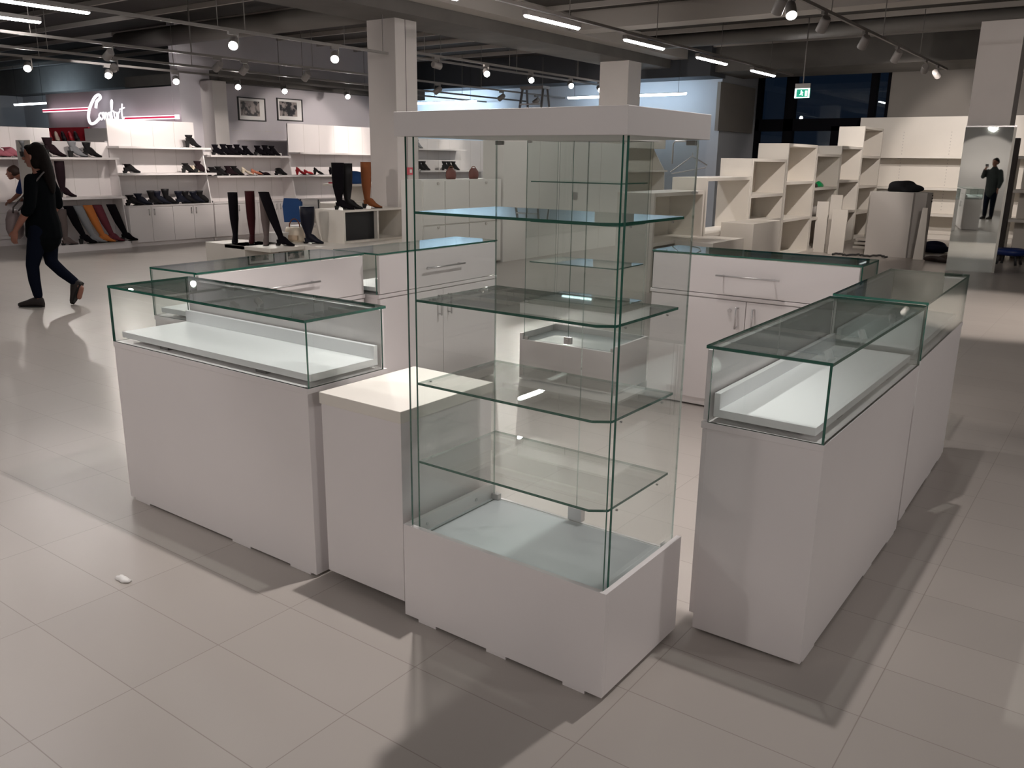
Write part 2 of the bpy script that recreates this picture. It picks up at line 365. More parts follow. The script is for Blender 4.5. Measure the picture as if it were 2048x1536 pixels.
def showcase(label, W, D, loc, rz, base, zg, zc, shelves, floorz=.30, away=False):
    t = thing('glass_showcase', label, 'showcase', loc, rz, 'tall glass showcases of the island')
    th = .018
    b = B(-W, 0, 0, th, .012, base); b.box(-W, -W+th, th, D, .012, base); b.box(-th, 0, th, D, .012, base)
    b.box(-W+th, -th, D-th, D, .012, floorz)
    for fx in (-.10, -W+.10, -W/2): b.box(fx-.04, fx+.04, .002, .03, 0, .013)
    for fx in (-.06, -W+.06): b.box(fx-.04, fx+.04, D-.04, D-.01, 0, .013)
    b.build('base', LAM, t, bevel=.001)
    B(-W+th, -th, th, D-th, floorz-.02, floorz).build('floor_board', mat('pale_blue_white_board', (.66, .70, .72), .35), t)
    cp = MB()
    for yy in (.10, D-.12):
        cp.tube([(-W+th, yy, base-.03), (-W+th+.003, yy, base-.03)], .006, 10)
    cp.build('screw_cap', CHROME, t)
    G = [GLASS, GEDGE]
    MB().pane(-W+.030, -.018, .010, .018, floorz, zg).build('front_pane', [GLASS, PEDGE] if away else G, t)
    MB().pane(-W+.030, -W+.037, .045, D-.03, floorz, zg, 'none' if away else 'front').build('side_pane', [GLASS, GEDGE, PEDGE], t)
    MB().pane(-.024, -.017, .045, D-.03, floorz, zg, 'none' if away else 'front').build('side_pane', [GLASS, GEDGE, PEDGE], t)
    for a, c in ((-W+.024, -W/2-.001), (-W/2+.001, -.024)):
        d = MB().pane(a, c, D-.024, D-.019, floorz+.004, zg-.004, 'all' if away else 'none').build('door', [GLASS, GEDGE, PEDGE], t)
        hx = a if a < -W/2 else c-.035
        hb = B(hx, hx+.03, D-.034, D-.012, floorz+.001, floorz+.024); hb.box(hx, hx+.03, D-.030, D-.014, zg-.016, zg-.002)
        hb.build('hinge', CLIP, d, bevel=.002)
    lk = B(-W/2-.028, -W/2+.028, D-.036, D-.008, floorz+.012, floorz+.062)
    lk.tube([(-W/2, D-.008, floorz+.04), (-W/2, D+.006, floorz+.04)], .010, 12)
    lk.build('lock', CHROME, t, bevel=.002)
    for z in shelves:
        x0, x1, y0, y1 = -W+.052, -.040, .028, D-.05; c = .045
        pts = [(x0, y0), (x1-c, y0), (x1, y0+c*.75), (x1, y1), (x0, y1)]
        sb = MB().prism(pts, z-.004, z+.004, mi=0, side_mi=1); sb.bm.faces.ensure_lookup_table()
        for q in ((3, 4) if not away else (1, 2)): sb.bm.faces[2+q].material_index = 2
        sb.build('shelf', [GLASS, GEDGE, PEDGE], t)
        pg = MB()
        for px in (x0-.012, x1+.004):
            for py in (.10, D-.14): pg.tube([(px, py, z-.008), (px+.006, py, z-.008)], .003, 8)
        pg.build('shelf_peg', CHROME, t)
    B(-W-.002, .002, -.002, D+.002, zg, zc).build('crown_board', mat('crown_laminate', (0.66, 0.625, 0.615), 0.45), t, bevel=.0015)
    return t
showcase('tall glass showcase in front, empty clear shelves on a low white base', .796, .495, (-1.064, 1.939, 0), R(-.21), .354, 1.622, 1.693, (.582, .851, 1.123, 1.397))
showcase('tall glass showcase at the back corner of the island, seen through the front one', .789, .476, (-3.505, 5.376, 0), R(181.4), .345, 1.685, 1.76, (.60, .858, 1.14, 1.413), away=True)

lc = thing('low_cabinet', 'low white cabinet with a thick bright top beside the tall front showcase', 'cabinet', (-1.881, 1.962, 0), R(-.19))
b = B(-.403+.006, -.004, .004, .499, .041, .700); b.build('body', LAM, lc, bevel=.001)
B(-.403, 0, 0, .503, .700, .743).build('top_board', LAM2, lc, bevel=.002)
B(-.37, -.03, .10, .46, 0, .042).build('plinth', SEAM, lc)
B(-.3965, -.396, .010, .490, .06, .69).build('edge_strip', EDGE, lc)
tag(MB().rings([[Vector((-2.892+.035*(1+.3*sin(3*a+k))*cos(a)*q, 1.488+.022*(1+.4*cos(2*a))*sin(a)*q, h)) for a in [2*pi*i/12 for i in range(12)]] for k, (q, h) in enumerate(((1, .0), (1.1, .006), (.7, .014), (.25, .018)))]).build('crumpled_paper', PAPER), 'small crumpled white paper scrap on the floor tiles in front of the counters', 'litter')

# ------------------------------------------------------------------ shoe department along the side wall (faces +x)
SH = dict(g='white shoe shelving along the wall with the sign')
def wall_unit(label, y0, y1, top, shelves, xb=-14.42, xf=-14.0, cab=.70, doors=4, side_low=False, slant=True):
    t = thing('shoe_shelf_unit', label, 'shelf unit', (xb, y0, 0), 0, SH['g']); L = y1-y0; D = xf-xb
    B(-.03, 0, 0, L, 0, top).build('back_panel', LAM, t)
    sm = MB(); k = 1
    while k*.42 < L:
        sm.box(0, .0015, k*.42-.003, k*.42+.003, cab, top); k += 1
    sm.build('panel_seam', GREY, t)
    for (a, b, z, d) in shelves:
        B(0, d, a-y0, b-y0, z-.035, z).build('shelf', LAM, t, bevel=.002)
    if slant:
        br = MB()
        br.prism([(0, cab), (D*.95, cab), (D*.55, shelves[0][2]-.035), (0, shelves[0][2]-.035)], L-.02, L, axis='y')
        br.build('side_bracket', LAM, t)
    if cab:
        if doors:
            c = B(0, D-.02, 0, L, .07, cab-.02); c.box(-.0, D-.06, 0, L, 0, .07); c.build('cabinet', LAM, t)
            B(0, D+.01, 0, L, cab-.02, cab).build('worktop', LAM, t)
            for i in range(doors):
                a = i*L/doors; b_ = (i+1)*L/doors
                d = B(D-.02, D, a+.003, b_-.003, .075, cab-.024).build('door', LAM, t)
                hy = b_-.05 if i % 2 == 0 else a+.05
                MB().tube([(D+.02, hy, cab-.17), (D+.02, hy, cab-.06)], .007, 8).tube([(D, hy, cab-.16), (D+.02, hy, cab-.16)], .004, 6).tube([(D, hy, cab-.07), (D+.02, hy, cab-.07)], .004, 6).build('handle', CHROME, d)
        else:
            B(0, D+.02, 0, L, 0, .12).build('plinth', LAM, t)
    return t
u1 = wall_unit('white shoe unit with two shelves and slanting boots below, behind the walking woman', 6.55, 8.03, 1.75, [(6.6, 8.0, 1.50, .38), (6.6, 8.0, .87, .46)], cab=.12, doors=0)
B(0, .44, 0, .03, 0, 1.75).build('side_panel', LAM2, u1)
wall_unit('tall backed white shoe unit under the lit script sign', 8.05, 9.72, 2.14, [(8.0, 9.78, 1.69, .40), (8.0, 9.85, 1.245, .42)])
wall_unit('white shoe unit under the framed pictures, rows of black boots', 9.74, 11.72, 1.62, [(9.80, 11.66, 1.565, .36), (9.87, 11.75, 1.19, .40)], doors=4)
wall_unit('white shoe unit with a brightly lit tall back beside the framed pictures', 11.9, 15.3, 2.21, [(11.9, 15.3, 1.64, .36), (11.76, 15.3, 1.19, .40)], doors=6)
wall_unit('far white shoe unit seen through the tall showcase glass', 15.35, 18.6, 2.02, [(15.5, 17.3, 1.78, .36), (15.5, 18.3, 1.27, .40)], doors=6)
u0 = wall_unit('white unit with a bright back and pink shoes on its shelf', 5.2, 8.0, 2.0, [(5.4, 7.9, 1.48, .34)], xb=-16.3, xf=-15.75, cab=.74, doors=0)
B(0, .60, 0, 2.6, .12, .74).build('drawer_block', LAM, u0)
for z in (.18, .38, .56): B(.601, .61, .02, 2.58, z-.004, z).build('drawer_gap', GREY, u0)
# red display in front of the sign wall
rs = thing('shoe_display_shelf', 'narrow shelf with a red band holding red and black shoes', 'shelf', (-20.6, 9.80, 0))
B(0, 2.9, 0, .35, 1.78, 1.82).build('shelf_board', LAM, rs); B(0, 1.75, .30, .33, 1.82, 2.12).build('red_band', REDC, rs)
B(.0, 2.9, .33, .36, 0, 1.8).build('support_panel', LAM, rs); B(1.95, 2.9, .1, .13, 1.82, 2.08).build('white_card', LAM, rs)

# shoes -------------------------------------------------------------
def shoe(kind, m, label, loc, rz, group, s=1.0, h=None, heel=None, lean=0.0, wide=1.3):
    """toe points to local +x; built from a lofted upper, a sole and a heel"""
    t = thing({'boot': 'tall_boot', 'ankle': 'ankle_boot', 'pump': 'pump_shoe', 'flat': 'flat_shoe'}[kind], label,
              'boot' if kind in ('boot', 'ankle') else 'shoe', loc, rz, group)
    hh = heel if heel is not None else {'boot': .05, 'ankle': .06, 'pump': .08, 'flat': .02}[kind]
    H = h if h is not None else {'boot': .60, 'ankle': .20, 'pump': .0, 'flat': .0}[kind]
    q = s; n = 14
    def ring(c, ax, ay, tilt=0):   # ellipse, tilt about y
        return [Vector((c[0]+ax*cos(a)*cos(tilt), c[1]+ay*sin(a), c[2]+ax*cos(a)*sin(tilt)))*q for a in [2*pi*i/n for i in range(n)]]
    if kind in ('boot', 'ankle'):
        rs = []
        w1 = wide if kind == 'boot' else 1.2
        st = [(H, .058*w1, .052*w1), (H*.7+.03, .057*w1, .050*w1), (H*.4+.06, .051*w1, .046*w1)] if H > .25 else [(H, .066, .050), (H*.75+.02, .056, .046)]
        for z, ax, ay in st: rs.append(ring((-.04+lean*(z-.12), 0, z), ax, ay))
        rs.append(ring((-.035, 0, .12+hh*.4), .044, .036, .1))
        rs.append(ring((-.012, 0, .085+hh*.35), .060, .036, .55))
        rs.append(ring((.03, 0, .062+hh*.22), .052, .038, .95))
        rs.append(ring((.085, 0, .040+hh*.05), .033, .040, 1.25))
        rs.append(ring((.135, 0, .026), .020, .036, 1.45))
        rs.append(ring((.178, 0, .018), .010, .016, 1.5))
        MB().rings(rs).build('upper', m, t, sub=0)
        MB().prism([(-.085*q, (hh+.055)*q), (-.02*q, (hh+.05)*q), (.03*q, (.03+hh*.25)*q), (.03*q, (.01+hh*.2)*q), (-.02*q, hh*q), (-.078*q, hh*q)], -.028*q, .028*q, axis='y').build('counter', m, t)
    else:
        rs = []
        o = .0 if kind == 'flat' else .01
        rs.append(ring((-.095, 0, hh+.035), .018, .012, 1.5)); rs.append(ring((-.085, 0, hh+.030), .034, .026, 1.5))
        rs.append(ring((-.04, 0, hh*.9+.024), .024, .030, 1.45)); rs.append(ring((.0, 0, hh*.55+.022), .019, .032, 1.35))
        rs.append(ring((.05, 0, hh*.2+.030), .028, .038, 1.35)); rs.append(ring((.10, 0, .028), .024, .038, 1.5)); rs.append(ring((.15, 0, .018), .010, .018, 1.5))
        MB().rings(rs).build('upper', m, t)
    sp = [(.182, 0), (.165, .024), (.12, .038), (.07, .038), (.02, .026), (.02, -.026), (.07, -.038), (.12, -.038), (.165, -.024)]
    MB().prism([(a*q, b*q) for a, b in sp], 0, .009*q).build('sole', SOLEK, t)
    if hh > .015:
        hw = .011 if kind == 'pump' else .020
        hp = MB()
        hp.rings([[Vector((-.078+dx*hw, dy*hw, 0))*q for dx, dy in ((-1,-1),(1,-1),(1,1),(-1,1))],
                  [Vector((-.070+dx*.032, dy*.028, hh+.006))*q for dx, dy in ((-1,-1),(1,-1),(1,1),(-1,1))]], smooth=False)
        hp.build('heel', m if kind == 'pump' else SOLEK, t)
    return t
PW = 'that shelf counted from the walking woman'
def row(kind, mats, ys, x, z, where, group, s=1.0, rz=pi/2, hs=None, heels=None, start=0, word='black'):
    for i, y in enumerate(ys):
        m = mats[i % len(mats)]
        shoe(kind, m, '%s %s %s, %s along from the walking woman' % (word if isinstance(word, str) else word[i], {'ankle': 'ankle boot', 'boot': 'tall boot', 'pump': 'pump', 'flat': 'flat shoe'}[kind], where, ORD[i+start]),
             (x, y, z), rz + random.uniform(-.2, .2), group, s, h=hs[i % len(hs)] if hs else None, heel=heels[i % len(heels)] if heels else None)
# unit 1
G1 = 'heeled boots on the shelves behind the woman'
shoe('ankle', GREYS, 'grey ankle boot showing above the walking woman\'s forehead', (-14.22, 6.62, 1.50), pi/2, G1, 1.2)
shoe('ankle', PLUM, 'dark plum heeled ankle boot behind the walking woman\'s hair', (-14.22, 6.98, 1.50), pi/2, G1, 1.25, heel=.09, h=.24)
shoe('ankle', GREYS, 'light grey suede ankle boot with a slim high heel', (-14.22, 7.36, 1.50), pi/2, G1, 1.1, heel=.09, h=.23)
shoe('ankle', LEATH_K, 'black pointed ankle boot beside the light grey suede one', (-14.22, 7.60, 1.50), pi/2, G1, 1.1, heel=.07, h=.22)
shoe('boot', PLUM, 'tall dark plum boot on the middle shelf behind the walking woman', (-14.15, 7.08, .87), pi/2, G1, 1.0, h=.57, heel=.09)
G2 = 'knee boots leaning in the lowest bay'
for i, (y, m, l) in enumerate(((7.26, SUEDE_K, 'black tall boot leaning in the low bay, beside the pale grey one'), (7.42, GREYS, 'pale grey tall boot leaning in the low bay'), (7.58, ORAN, 'bright orange tan tall boot leaning in the low bay'), (7.74, BURG2, 'wine red tall boot leaning in the low bay'), (7.98, SUEDE_K, 'black tall boot leaning alone beside the cabinet doors'))):
    shoe('boot', m, l, (-13.98, y-.02, .12), pi/2-.15, G2, 1.0, h=.62, heel=.06 if i else .08, lean=-.35)
shoe('boot', TAUPE, 'brown grey tall boot standing behind the walking woman\'s back knee', (-14.0, 6.95, .12), pi/2, G2, .95, h=.6, heel=.03)
# unit 2
G3 = 'black boots on the cabinet top under the script sign'
row('ankle', [LEATH_K, LEATH_N], [8.22, 8.38, 8.62, 8.74, 8.90, 9.16, 9.30, 9.46, 9.60], -14.15, .70, 'on the cabinet top', G3, 1.12, hs=[.16, .18, .22, .21, .24, .2, .2, .19, .2], heels=[.035, .03, .03])
shoe('ankle', LEATH_K, 'single black low boot alone on the middle shelf below the script sign', (-14.18, 8.24, 1.245), pi/2, G3, 1.1, h=.14, heel=.03)
shoe('ankle', LEATH_K, 'black heeled boot beside the small white ankle shoe', (-14.18, 9.36, 1.245), pi/2, G3, 1.0, h=.17, heel=.07)
shoe('ankle', PLUM, 'dark plum bootie at the very end of the middle shelf below the strappy bootie', (-14.18, 9.62, 1.245), pi/2, G3, 1.1, h=.19, heel=.06)
shoe('ankle', CREAML, 'small white ankle shoe between dark boots at the middle shelf end', (-14.22, 9.50, 1.245), pi/2, G3, .85, h=.12, heel=.06)
shoe('ankle', LEATH_K, 'strappy black bootie with a high heel alone on the top shelf below the sign', (-14.2, 9.50, 1.69), pi/2, G3, 1.1, h=.20, heel=.10)
# unit 3
row('ankle', [SUEDE_K], [10.02, 10.20, 10.34, 10.50, 10.68, 10.98, 11.16, 11.32], -14.18, 1.565, 'below the framed pictures', 'black heeled boots below the framed pictures', 1.0, hs=[.19, .20, .19, .2, .18], heels=[.045, .06, .06, .075])
GM = 'mixed shoes on the shelf below the black heeled boots'
for i, (k, m, y, l, hh, he) in enumerate((('ankle', LEATH_K, 9.88, 'black chunky boot', .15, .03), ('ankle', LEATH_K, 10.03, 'black wide boot', .16, .03), ('ankle', PLUM, 10.24, 'dark plum ankle boot', .17, .04), ('ankle', LEATH_K, 10.38, 'black ankle boot', .17, .04), ('pump', CREAML, 10.62, 'cream heeled shoe', 0, .09), ('pump', PEACH, 10.84, 'peach coloured heeled shoe', 0, .06), ('flat', PLUM, 11.02, 'dark plum flat shoe', 0, .02), ('ankle', LEATH_K, 11.42, 'small black low boot', .11, .03))):
    shoe(k, m, '%s, %s along the shelf below the black heeled boots' % (l, ORD[i]), (-14.15, y, 1.19), pi/2, GM, 1.05, h=hh or None, heel=he)
GR = 'pumps on the shelf beside the blue bundle'
for i, (m, y, l) in enumerate(((REDL, 11.95, 'bright red pump'), (REDL, 12.15, 'second red pump, flatter'), (LEATH_K, 12.42, 'black slim pump'), (SUEDE_K, 12.85, 'black strappy pump'), (SUEDE_K, 13.05, 'black high pump'))):
    shoe('pump', m, '%s, %s on the shelf near the blue bundle' % (l, ORD[i]), (-14.15, y, 1.19), pi/2, GR, 1.0, heel=(.10, .05, .09, .10, .11)[i])
for i, (y, l) in enumerate(((15.62, 'black bootie beside the column on the far unit'), (15.78, 'second black bootie beside the column on the far unit'), (16.55, 'black boot above the first brown handbag'), (16.72, 'black boot between the two brown handbags'), (16.9, 'black pointed boot above the second brown handbag'))):
    shoe('ankle', LEATH_K, l, (-14.15, y, 1.27), pi/2, 'dark boots on the far shoe unit', 1.1, h=.20, heel=.06)
shoe('ankle', GREYS, 'grey bootie on the upper shelf of the far unit beside the column', (-14.2, 15.6, 1.78), pi/2, 'dark boots on the far shoe unit', 1.0, h=.2)
for i, (x, m, l) in enumerate(((-20.2, REDL, 'red pump'), (-19.9, CREAML, 'white pump'), (-19.6, LEATH_K, 'black strappy pump'), (-19.3, REDL, 'red high pump'), (-19.05, LEATH_K, 'black pump'))):
    shoe('pump', m, '%s, %s on the narrow shelf with the red band' % (l, ORD[i]), (x, 9.92, 1.82), -.3, 'shoes on the red band shelf', 1.25, heel=.11)
for i, (y, l) in enumerate(((7.08, 'pink suede shoe at the edge of the view, further along the bright unit'), (6.86, 'pink suede shoe partly cut by the frame edge on the bright unit'))):
    shoe('ankle', PINKL, l, (-16.1, y+.1, 1.48), pi/2, 'pink shoes', 1.3, h=.13, heel=.03)

# framed pictures on the side wall
def photo_mat(name, seed):
    m = bpy.data.materials.new(name); m.use_nodes = True; nt = m.node_tree; N = nt.nodes; L = nt.links
    tc = N.new('ShaderNodeTexCoord'); mp = N.new('ShaderNodeMapping'); mp.inputs['Location'].default_value = (seed, seed*2, seed)
    vz = N.new('ShaderNodeTexNoise'); vz.inputs['Scale'].default_value = 8; vz.inputs['Detail'].default_value = 5
    cr = N.new('ShaderNodeValToRGB'); e = cr.color_ramp.elements; e[0].position = .44; e[0].color = (.015, .012, .014, 1); e[1].position = .56; e[1].color = (.34, .29, .27, 1)
    L.new(tc.outputs['Object'], mp.inputs[0]); L.new(mp.outputs[0], vz.inputs['Vector']); L.new(vz.outputs['Fac'], cr.inputs[0])
    L.new(cr.outputs[0], N['Principled BSDF'].inputs['Base Color']); N['Principled BSDF'].inputs['Roughness'].default_value = .3
    return m
for i, (y, z, l, sd) in enumerate(((11.52, 2.27, 'framed black and white photograph nearer the lit sign', 1.3), (12.53, 2.31, 'framed black and white photograph above the bright shoe unit, fainter print', 4.7))):
    p = thing('framed_picture', l, 'picture', (-15.5, y, z), 0, 'framed pictures on the shoe wall')
    f = B(0, .03, 0, .70, 0, .022); f.box(0, .03, 0, .70, .448, .47); f.box(0, .03, 0, .022, 0, .47); f.box(0, .03, .678, .70, 0, .47)
    f.build('frame', DARKM, p); B(.002, .012, .02, .68, .02, .45).build('mount', PAPER, p)
    B(.012, .014, .07, .55, .10, .40).build('print', photo_mat('photo_print_%d' % i, sd), p)

# lit script sign
sg = thing('script_sign', 'lit white script sign reading Comfort with red and white bars', 'sign', (-20.6, 10.07, 2.2))
def smooth(pts, k=6):
    out = []; P = [Vector((a, 0, b)) for a, b in pts]; P = [P[0]] + P + [P[-1]]
    for i in range(1, len(P)-2):
        for j in range(k):
            u = j/k
            out.append(.5*((2*P[i]) + (-P[i-1]+P[i+1])*u + (2*P[i-1]-5*P[i]+4*P[i+1]-P[i+2])*u*u + (-P[i-1]+3*P[i]-3*P[i+1]+P[i+2])*u**3))
    out.append(P[-2]); return out
def letter(pts, r=.014):
    q = smooth(pts); MB().tube([(v.x, -.05, v.z) for v in q], r, 8).build('letter', NEON, sg)
letter([(2.30, .30), (2.36, .42), (2.52, .50), (2.46, .56), (2.28, .50), (2.05, .30), (1.96, .12), (2.02, -.01), (2.20, .0), (2.42, .10)], .030)
letter([(2.48, .20), (2.40, .16), (2.40, .09), (2.48, .06), (2.55, .11), (2.52, .19), (2.60, .20)])
letter([(2.60, .20), (2.61, .06), (2.66, .19), (2.71, .17), (2.71, .06), (2.77, .19), (2.82, .16), (2.82, .07)])
letter([(2.82, .07), (2.90, .20), (2.97, .40), (2.94, .44), (2.90, .36), (2.90, .05), (2.90, -.02)])
letter([(2.84, .20), (2.98, .22), (2.99, .12), (3.03, .07), (3.09, .11), (3.07, .19), (3.02, .20)])
letter([(3.12, .20), (3.13, .07), (3.15, .16), (3.22, .22)])
letter([(3.33, .36), (3.29, .18), (3.30, .07), (3.38, .08)]); letter([(3.22, .25), (3.40, .28)])
def bar(x0, x1, z):
    B(x0, x1, -.05, -.005, z-.035, z+.035).build('bar', BARW, sg); B(x0, x1, -.054, -.049, z-.017, z+.017).build('bar_stripe', BARR, sg)
bar(0, 1.98, .29); bar(3.3, 5.16, .07)
B(5.16, 5.24, -.055, -.005, .03, .11).build('bar_end', NEON, sg)
# raised lettering-free sketch lines on the picture wall
ln = MB()
for z in (2.06, 1.86):
    for k in range(5): ln.box(0, .004, k*.28, k*.28+.16, z, z+.012)
o = ln.build('wall_line_decor', GREY); o.location = (-15.5, 11.35, 0); tag(o, 'thin grey dashes drawn on the wall below the first framed picture', 'wall decoration')

# boot display blocks in the middle
pf = thing('display_platform', 'low white platform under the row of tall boots', 'platform', (-10.84, 7.35, 0))
B(0, .9, 0, .58, 0, .35).build('block', LAM2, pf, bevel=.003); B(.5, 2.0, .60, 2.42, .0, .35).build('block', LAM2, pf, bevel=.003)
B(.45, 1.45, .0, .58, .30, .35).build('slab', LAM2, pf, bevel=.003)
GB = 'tall boots standing on the low white platform'
shoe('boot', SUEDE_K, 'straight black tall boot at the platform corner beside the burgundy one', (-10.34, 7.50, .35), -.75, GB, 1.0, h=.71, heel=.02)
shoe('boot', BURG, 'straight burgundy tall boot between two tall boots', (-10.17, 7.66, .35), -.75, GB, 1.0, h=.73, heel=.02)
shoe('boot', TAUPE, 'straight taupe tall boot half behind the leaning black one', (-9.88, 7.68, .35), -.75, GB, 1.0, h=.71, heel=.02)
shoe('boot', SUEDE_K, 'black tall boot leaning sideways against the taupe one', (-9.60, 7.74, .35), .35, GB, 1.0, h=.73, heel=.03, lean=-.36)
shoe('boot', LEATH_N, 'dark navy tall boot in front of the white open cube', (-9.57, 8.22, .35), .45, GB, 1.05, h=.50, heel=.02, wide=1.75)
bx = thing('display_cube', 'white open display cube with a black inner panel, boots on top', 'display block', (-9.81, 8.53, .35))
for a, b_ in ((0, .03), (1.21, 1.24)): B(0, .60, a, b_, 0, .47).build('side_panel', LAM2, bx)
B(0, .60, .03, 1.21, 0, .03).build('bottom_panel', LAM2, bx); B(0, .60, .03, 1.21, .44, .47).build('top_panel', LAM2, bx)
B(0, .02, .03, 1.21, .03, .44).build('back_panel', LAM2, bx); B(.02, .60, .67, .70, .03, .44).build('divider', LAM2, bx)
B(.50, .53, .03, .67, .03, .44).build('black_panel', BLACKP, bx)
GC = 'boots on top of the white open cube'
shoe('boot', SUEDE_K, 'matt black over knee boot on the open cube, front edge', (-9.38, 8.66, .82), .62, GC, 1.0, h=.66, heel=.05, wide=1.6)
shoe('boot', LEATH_K, 'glossier black tall boot beside the brown one on the open cube', (-9.42, 8.86, .82), .62, GC, 1.05, h=.62, heel=.03, wide=1.55)
shoe('boot', TANB, 'brown suede tall boot on the open cube beside the column', (-9.38, 9.22, .82), .62, GC, 1.05, h=.64, heel=.06)
hb = thing('handbag', 'cream handbag standing on the platform behind the leaning black boot', 'bag', (-9.95, 8.25, .35), .3)
MB().rings([[Vector((a*.15*k, b*.08*k2, z)) for a, b in [(cos(2*pi*i/16), sin(2*pi*i/16)) for i in range(16)]] for k, k2, z in ((.9, .9, 0), (1.1, 1.1, .05), (1.05, .9, .16), (.95, .5, .21))]).build('bag_body', CREAML, hb)
MB().tube([(.09*cos(a), 0, .2+.13*sin(a)) for a in [pi*i/8 for i in range(9)]], .008, 8).build('handle', TANB, hb)
B(-.06, .10, -.10, -.07, .03, .10).build('flap_patch', CARDB, hb, bevel=.01)
cz = thing('cardboard_box', 'small open white box with folded paper on the platform corner', 'box', (-10.1, 8.05, .35), .2)
B(-.14, .14, -.12, .12, 0, .14).build('box_body', PAPER, cz, bevel=.004)
# back shelf block with blue bundle behind the cube
bk = thing('display_table', 'white stepped display table behind the tall boots, grey boxes on it', 'table', (-11.9, 10.2, 0))
B(0, .7, 0, 2.2, 0, .78).build('lower_block', LAM2, bk, bevel=.003); B(.05, .6, .3, 2.0, 1.06, 1.10).build('upper_shelf', LAM2, bk, bevel=.003)
B(.1, .5, .9, 1.9, .78, 1.06).build('upright', GREY, bk)
def blob(name, m, label, cat, c, r, seed=0, bumps=.25, group=None, n=24):
    rnd = random.Random(seed); ph = [(rnd.uniform(1, 4), rnd.uniform(1, 4), rnd.uniform(0, 6)) for _ in range(4)]
    mb = MB(); g = bmesh.ops.create_uvsphere(mb.bm, u_segments=n, v_segments=n*2//3, radius=1)
    for v in g['verts']:
        p = v.co.copy(); k = 1 + bumps*sum(sin(a*p.x*1.3+q)*cos(b*p.y*1.3+q*p.z*.6) for a, b, q in ph)/3
        z = max(p.z*k, -.55)
        v.co = Vector((p.x*r[0]*k, p.y*r[1]*k, (z+.55)*r[2]))
    for f in mb.bm.faces: f.smooth = True
    o = mb.build(name, m); o.location = c; return tag(o, label, cat, group)
blob('cloth_bundle', BLUEC, 'bright blue cloth bundle on the display table behind the black boots', 'cloth', (-11.45, 10.95, 1.10), (.15, .36, .13), 3)
tag(B(-11.75, -11.35, 10.55, 10.95, 1.10, 1.125).build('red_tray', REDC), 'flat red tray edge under the blue cloth bundle', 'tray')
ch = thing('folding_chair', 'grey framed chair with a blue jacket hanging over it, behind the cream handbag', 'chair', (-11.05, 9.35, 0), .2)
B(-.2, .2, -.2, .2, .44, .47).build('seat', GREY, ch); B(-.2, .2, .18, .2, .5, .86).build('backrest', GREY, ch)
for sx in (-.18, .18):
    for sy in (-.18, .18): MB().tube([(sx, sy, 0), (sx, sy, .45 if sy < 0 else .88)], .012, 8).build('leg', DARKM, ch)
jk = MB().prism([(-.24, .40), (.22, .42), (.24, .86), (.12, .93), (-.22, .93), (-.27, .75)], -.06, .0, axis='y').build('jacket', BLUEC)
jk.scale = (.72, .8, .72); jk.location = (-11.0, 9.13, .24); jk.rotation_euler = (0, 0, .2); tag(jk, 'blue jacket draped over the grey chair behind the boots', 'jacket')

# gondola of plain lockers beyond the column, seen through the glass
lk = thing('locker_gondola', 'white locker block with small round knobs seen through the tall showcase', 'cabinet', (-8.35, 8.82, 0))
B(0, .38, 0, 1.80, .03, 1.27).build('body', PALEG, lk)
for y, e, kk in ((.02, .46, .31), (.48, 1.0, None), (1.02, 1.78, 1.40)):
    for z in (.05, .66):
        d = B(.38, .40, y, e, z, z+.59).build('door', PALEG, lk)
        if kk: MB().tube([(.40, kk, z+(.56 if z > .5 else .62-.05)), (.425, kk, z+(.56 if z > .5 else .57))], .018, 12).build('knob', GREY, d)
lk2 = thing('tall_gondola', 'tall plain white gondola running back beyond the locker block', 'cabinet', (-8.35, 10.66, 0))
B(0, .40, 0, 3.9, .0, 1.86).build('body', PALEG, lk2, bevel=.003)
for k in range(1, 4): B(.40, .402, k*.97, k*.97+.006, 0, 1.86).build('seam', GREY, lk2)
B(.402, .41, 2.0, 2.14, .90, 1.02).build('lock_plate', CHROME, lk2)
for y, l in ((9.62, 'round brown handbag on the locker block, nearer the column'), (10.14, 'round brown handbag on the locker block, nearer the tall gondola')):
    q = thing('round_handbag', l, 'bag', (-8.12, y, 1.27), 0, 'brown handbags')
    MB().rings([[Vector((b*.05*k, a*.10*k, z)) for a, b in [(cos(2*pi*i/16), sin(2*pi*i/16)) for i in range(16)]] for k, z in ((.9, 0), (1.05, .05), (.95, .11), (.5, .155))]).build('bag_body', mat('brown_bag_leather', (.16, .05, .04), .5), q)
    MB().tube([(0, .05*cos(a), .14+.04*sin(a)) for a in [pi*i/8 for i in range(9)]], .006, 8).build('handle', TANB, q)

gs = thing('gondola_shelf', 'white shelf bay with slanting brackets beyond the tall plain gondola', 'shelf unit', (-8.4, 14.62, 0))
B(0, .03, 0, 1.7, 0, 2.0).build('back_panel', LAM2, gs); B(.03, .42, 0, 1.7, 0, .10).build('plinth', LAM2, gs)
B(.03, .34, .0, 1.7, 1.80, 2.0).build('header_board', LAM2, gs)
for z in (.5, .92, 1.38): B(.03, .42, 0, 1.7, z-.03, z).build('shelf', LAM2, gs, bevel=.002)
for y in (.02, 1.66): MB().prism([(.03, .1), (.42, .1), (.36, 1.38), (.03, 1.9)], y, y+.02, axis='y').build('side_bracket', LAM2, gs)
hs = thing('garment_hook_stand', 'thin steel hook stand with a bare hanger on the lowest cube shelf', 'stand', (-4.78, 9.95, 1.19))
MB().tube([(.30, 0, 0), (.30, 0, .57), (.27, 0, .61), (0, 0, .61), (-.03, 0, .58), (-.03, 0, .34)], .010, 8).build('stand_tube', CHROME, hs)
MB().tube([(.30, -.06, 0), (.30, .06, 0)], .02, 8).build('foot', CHROME, hs)
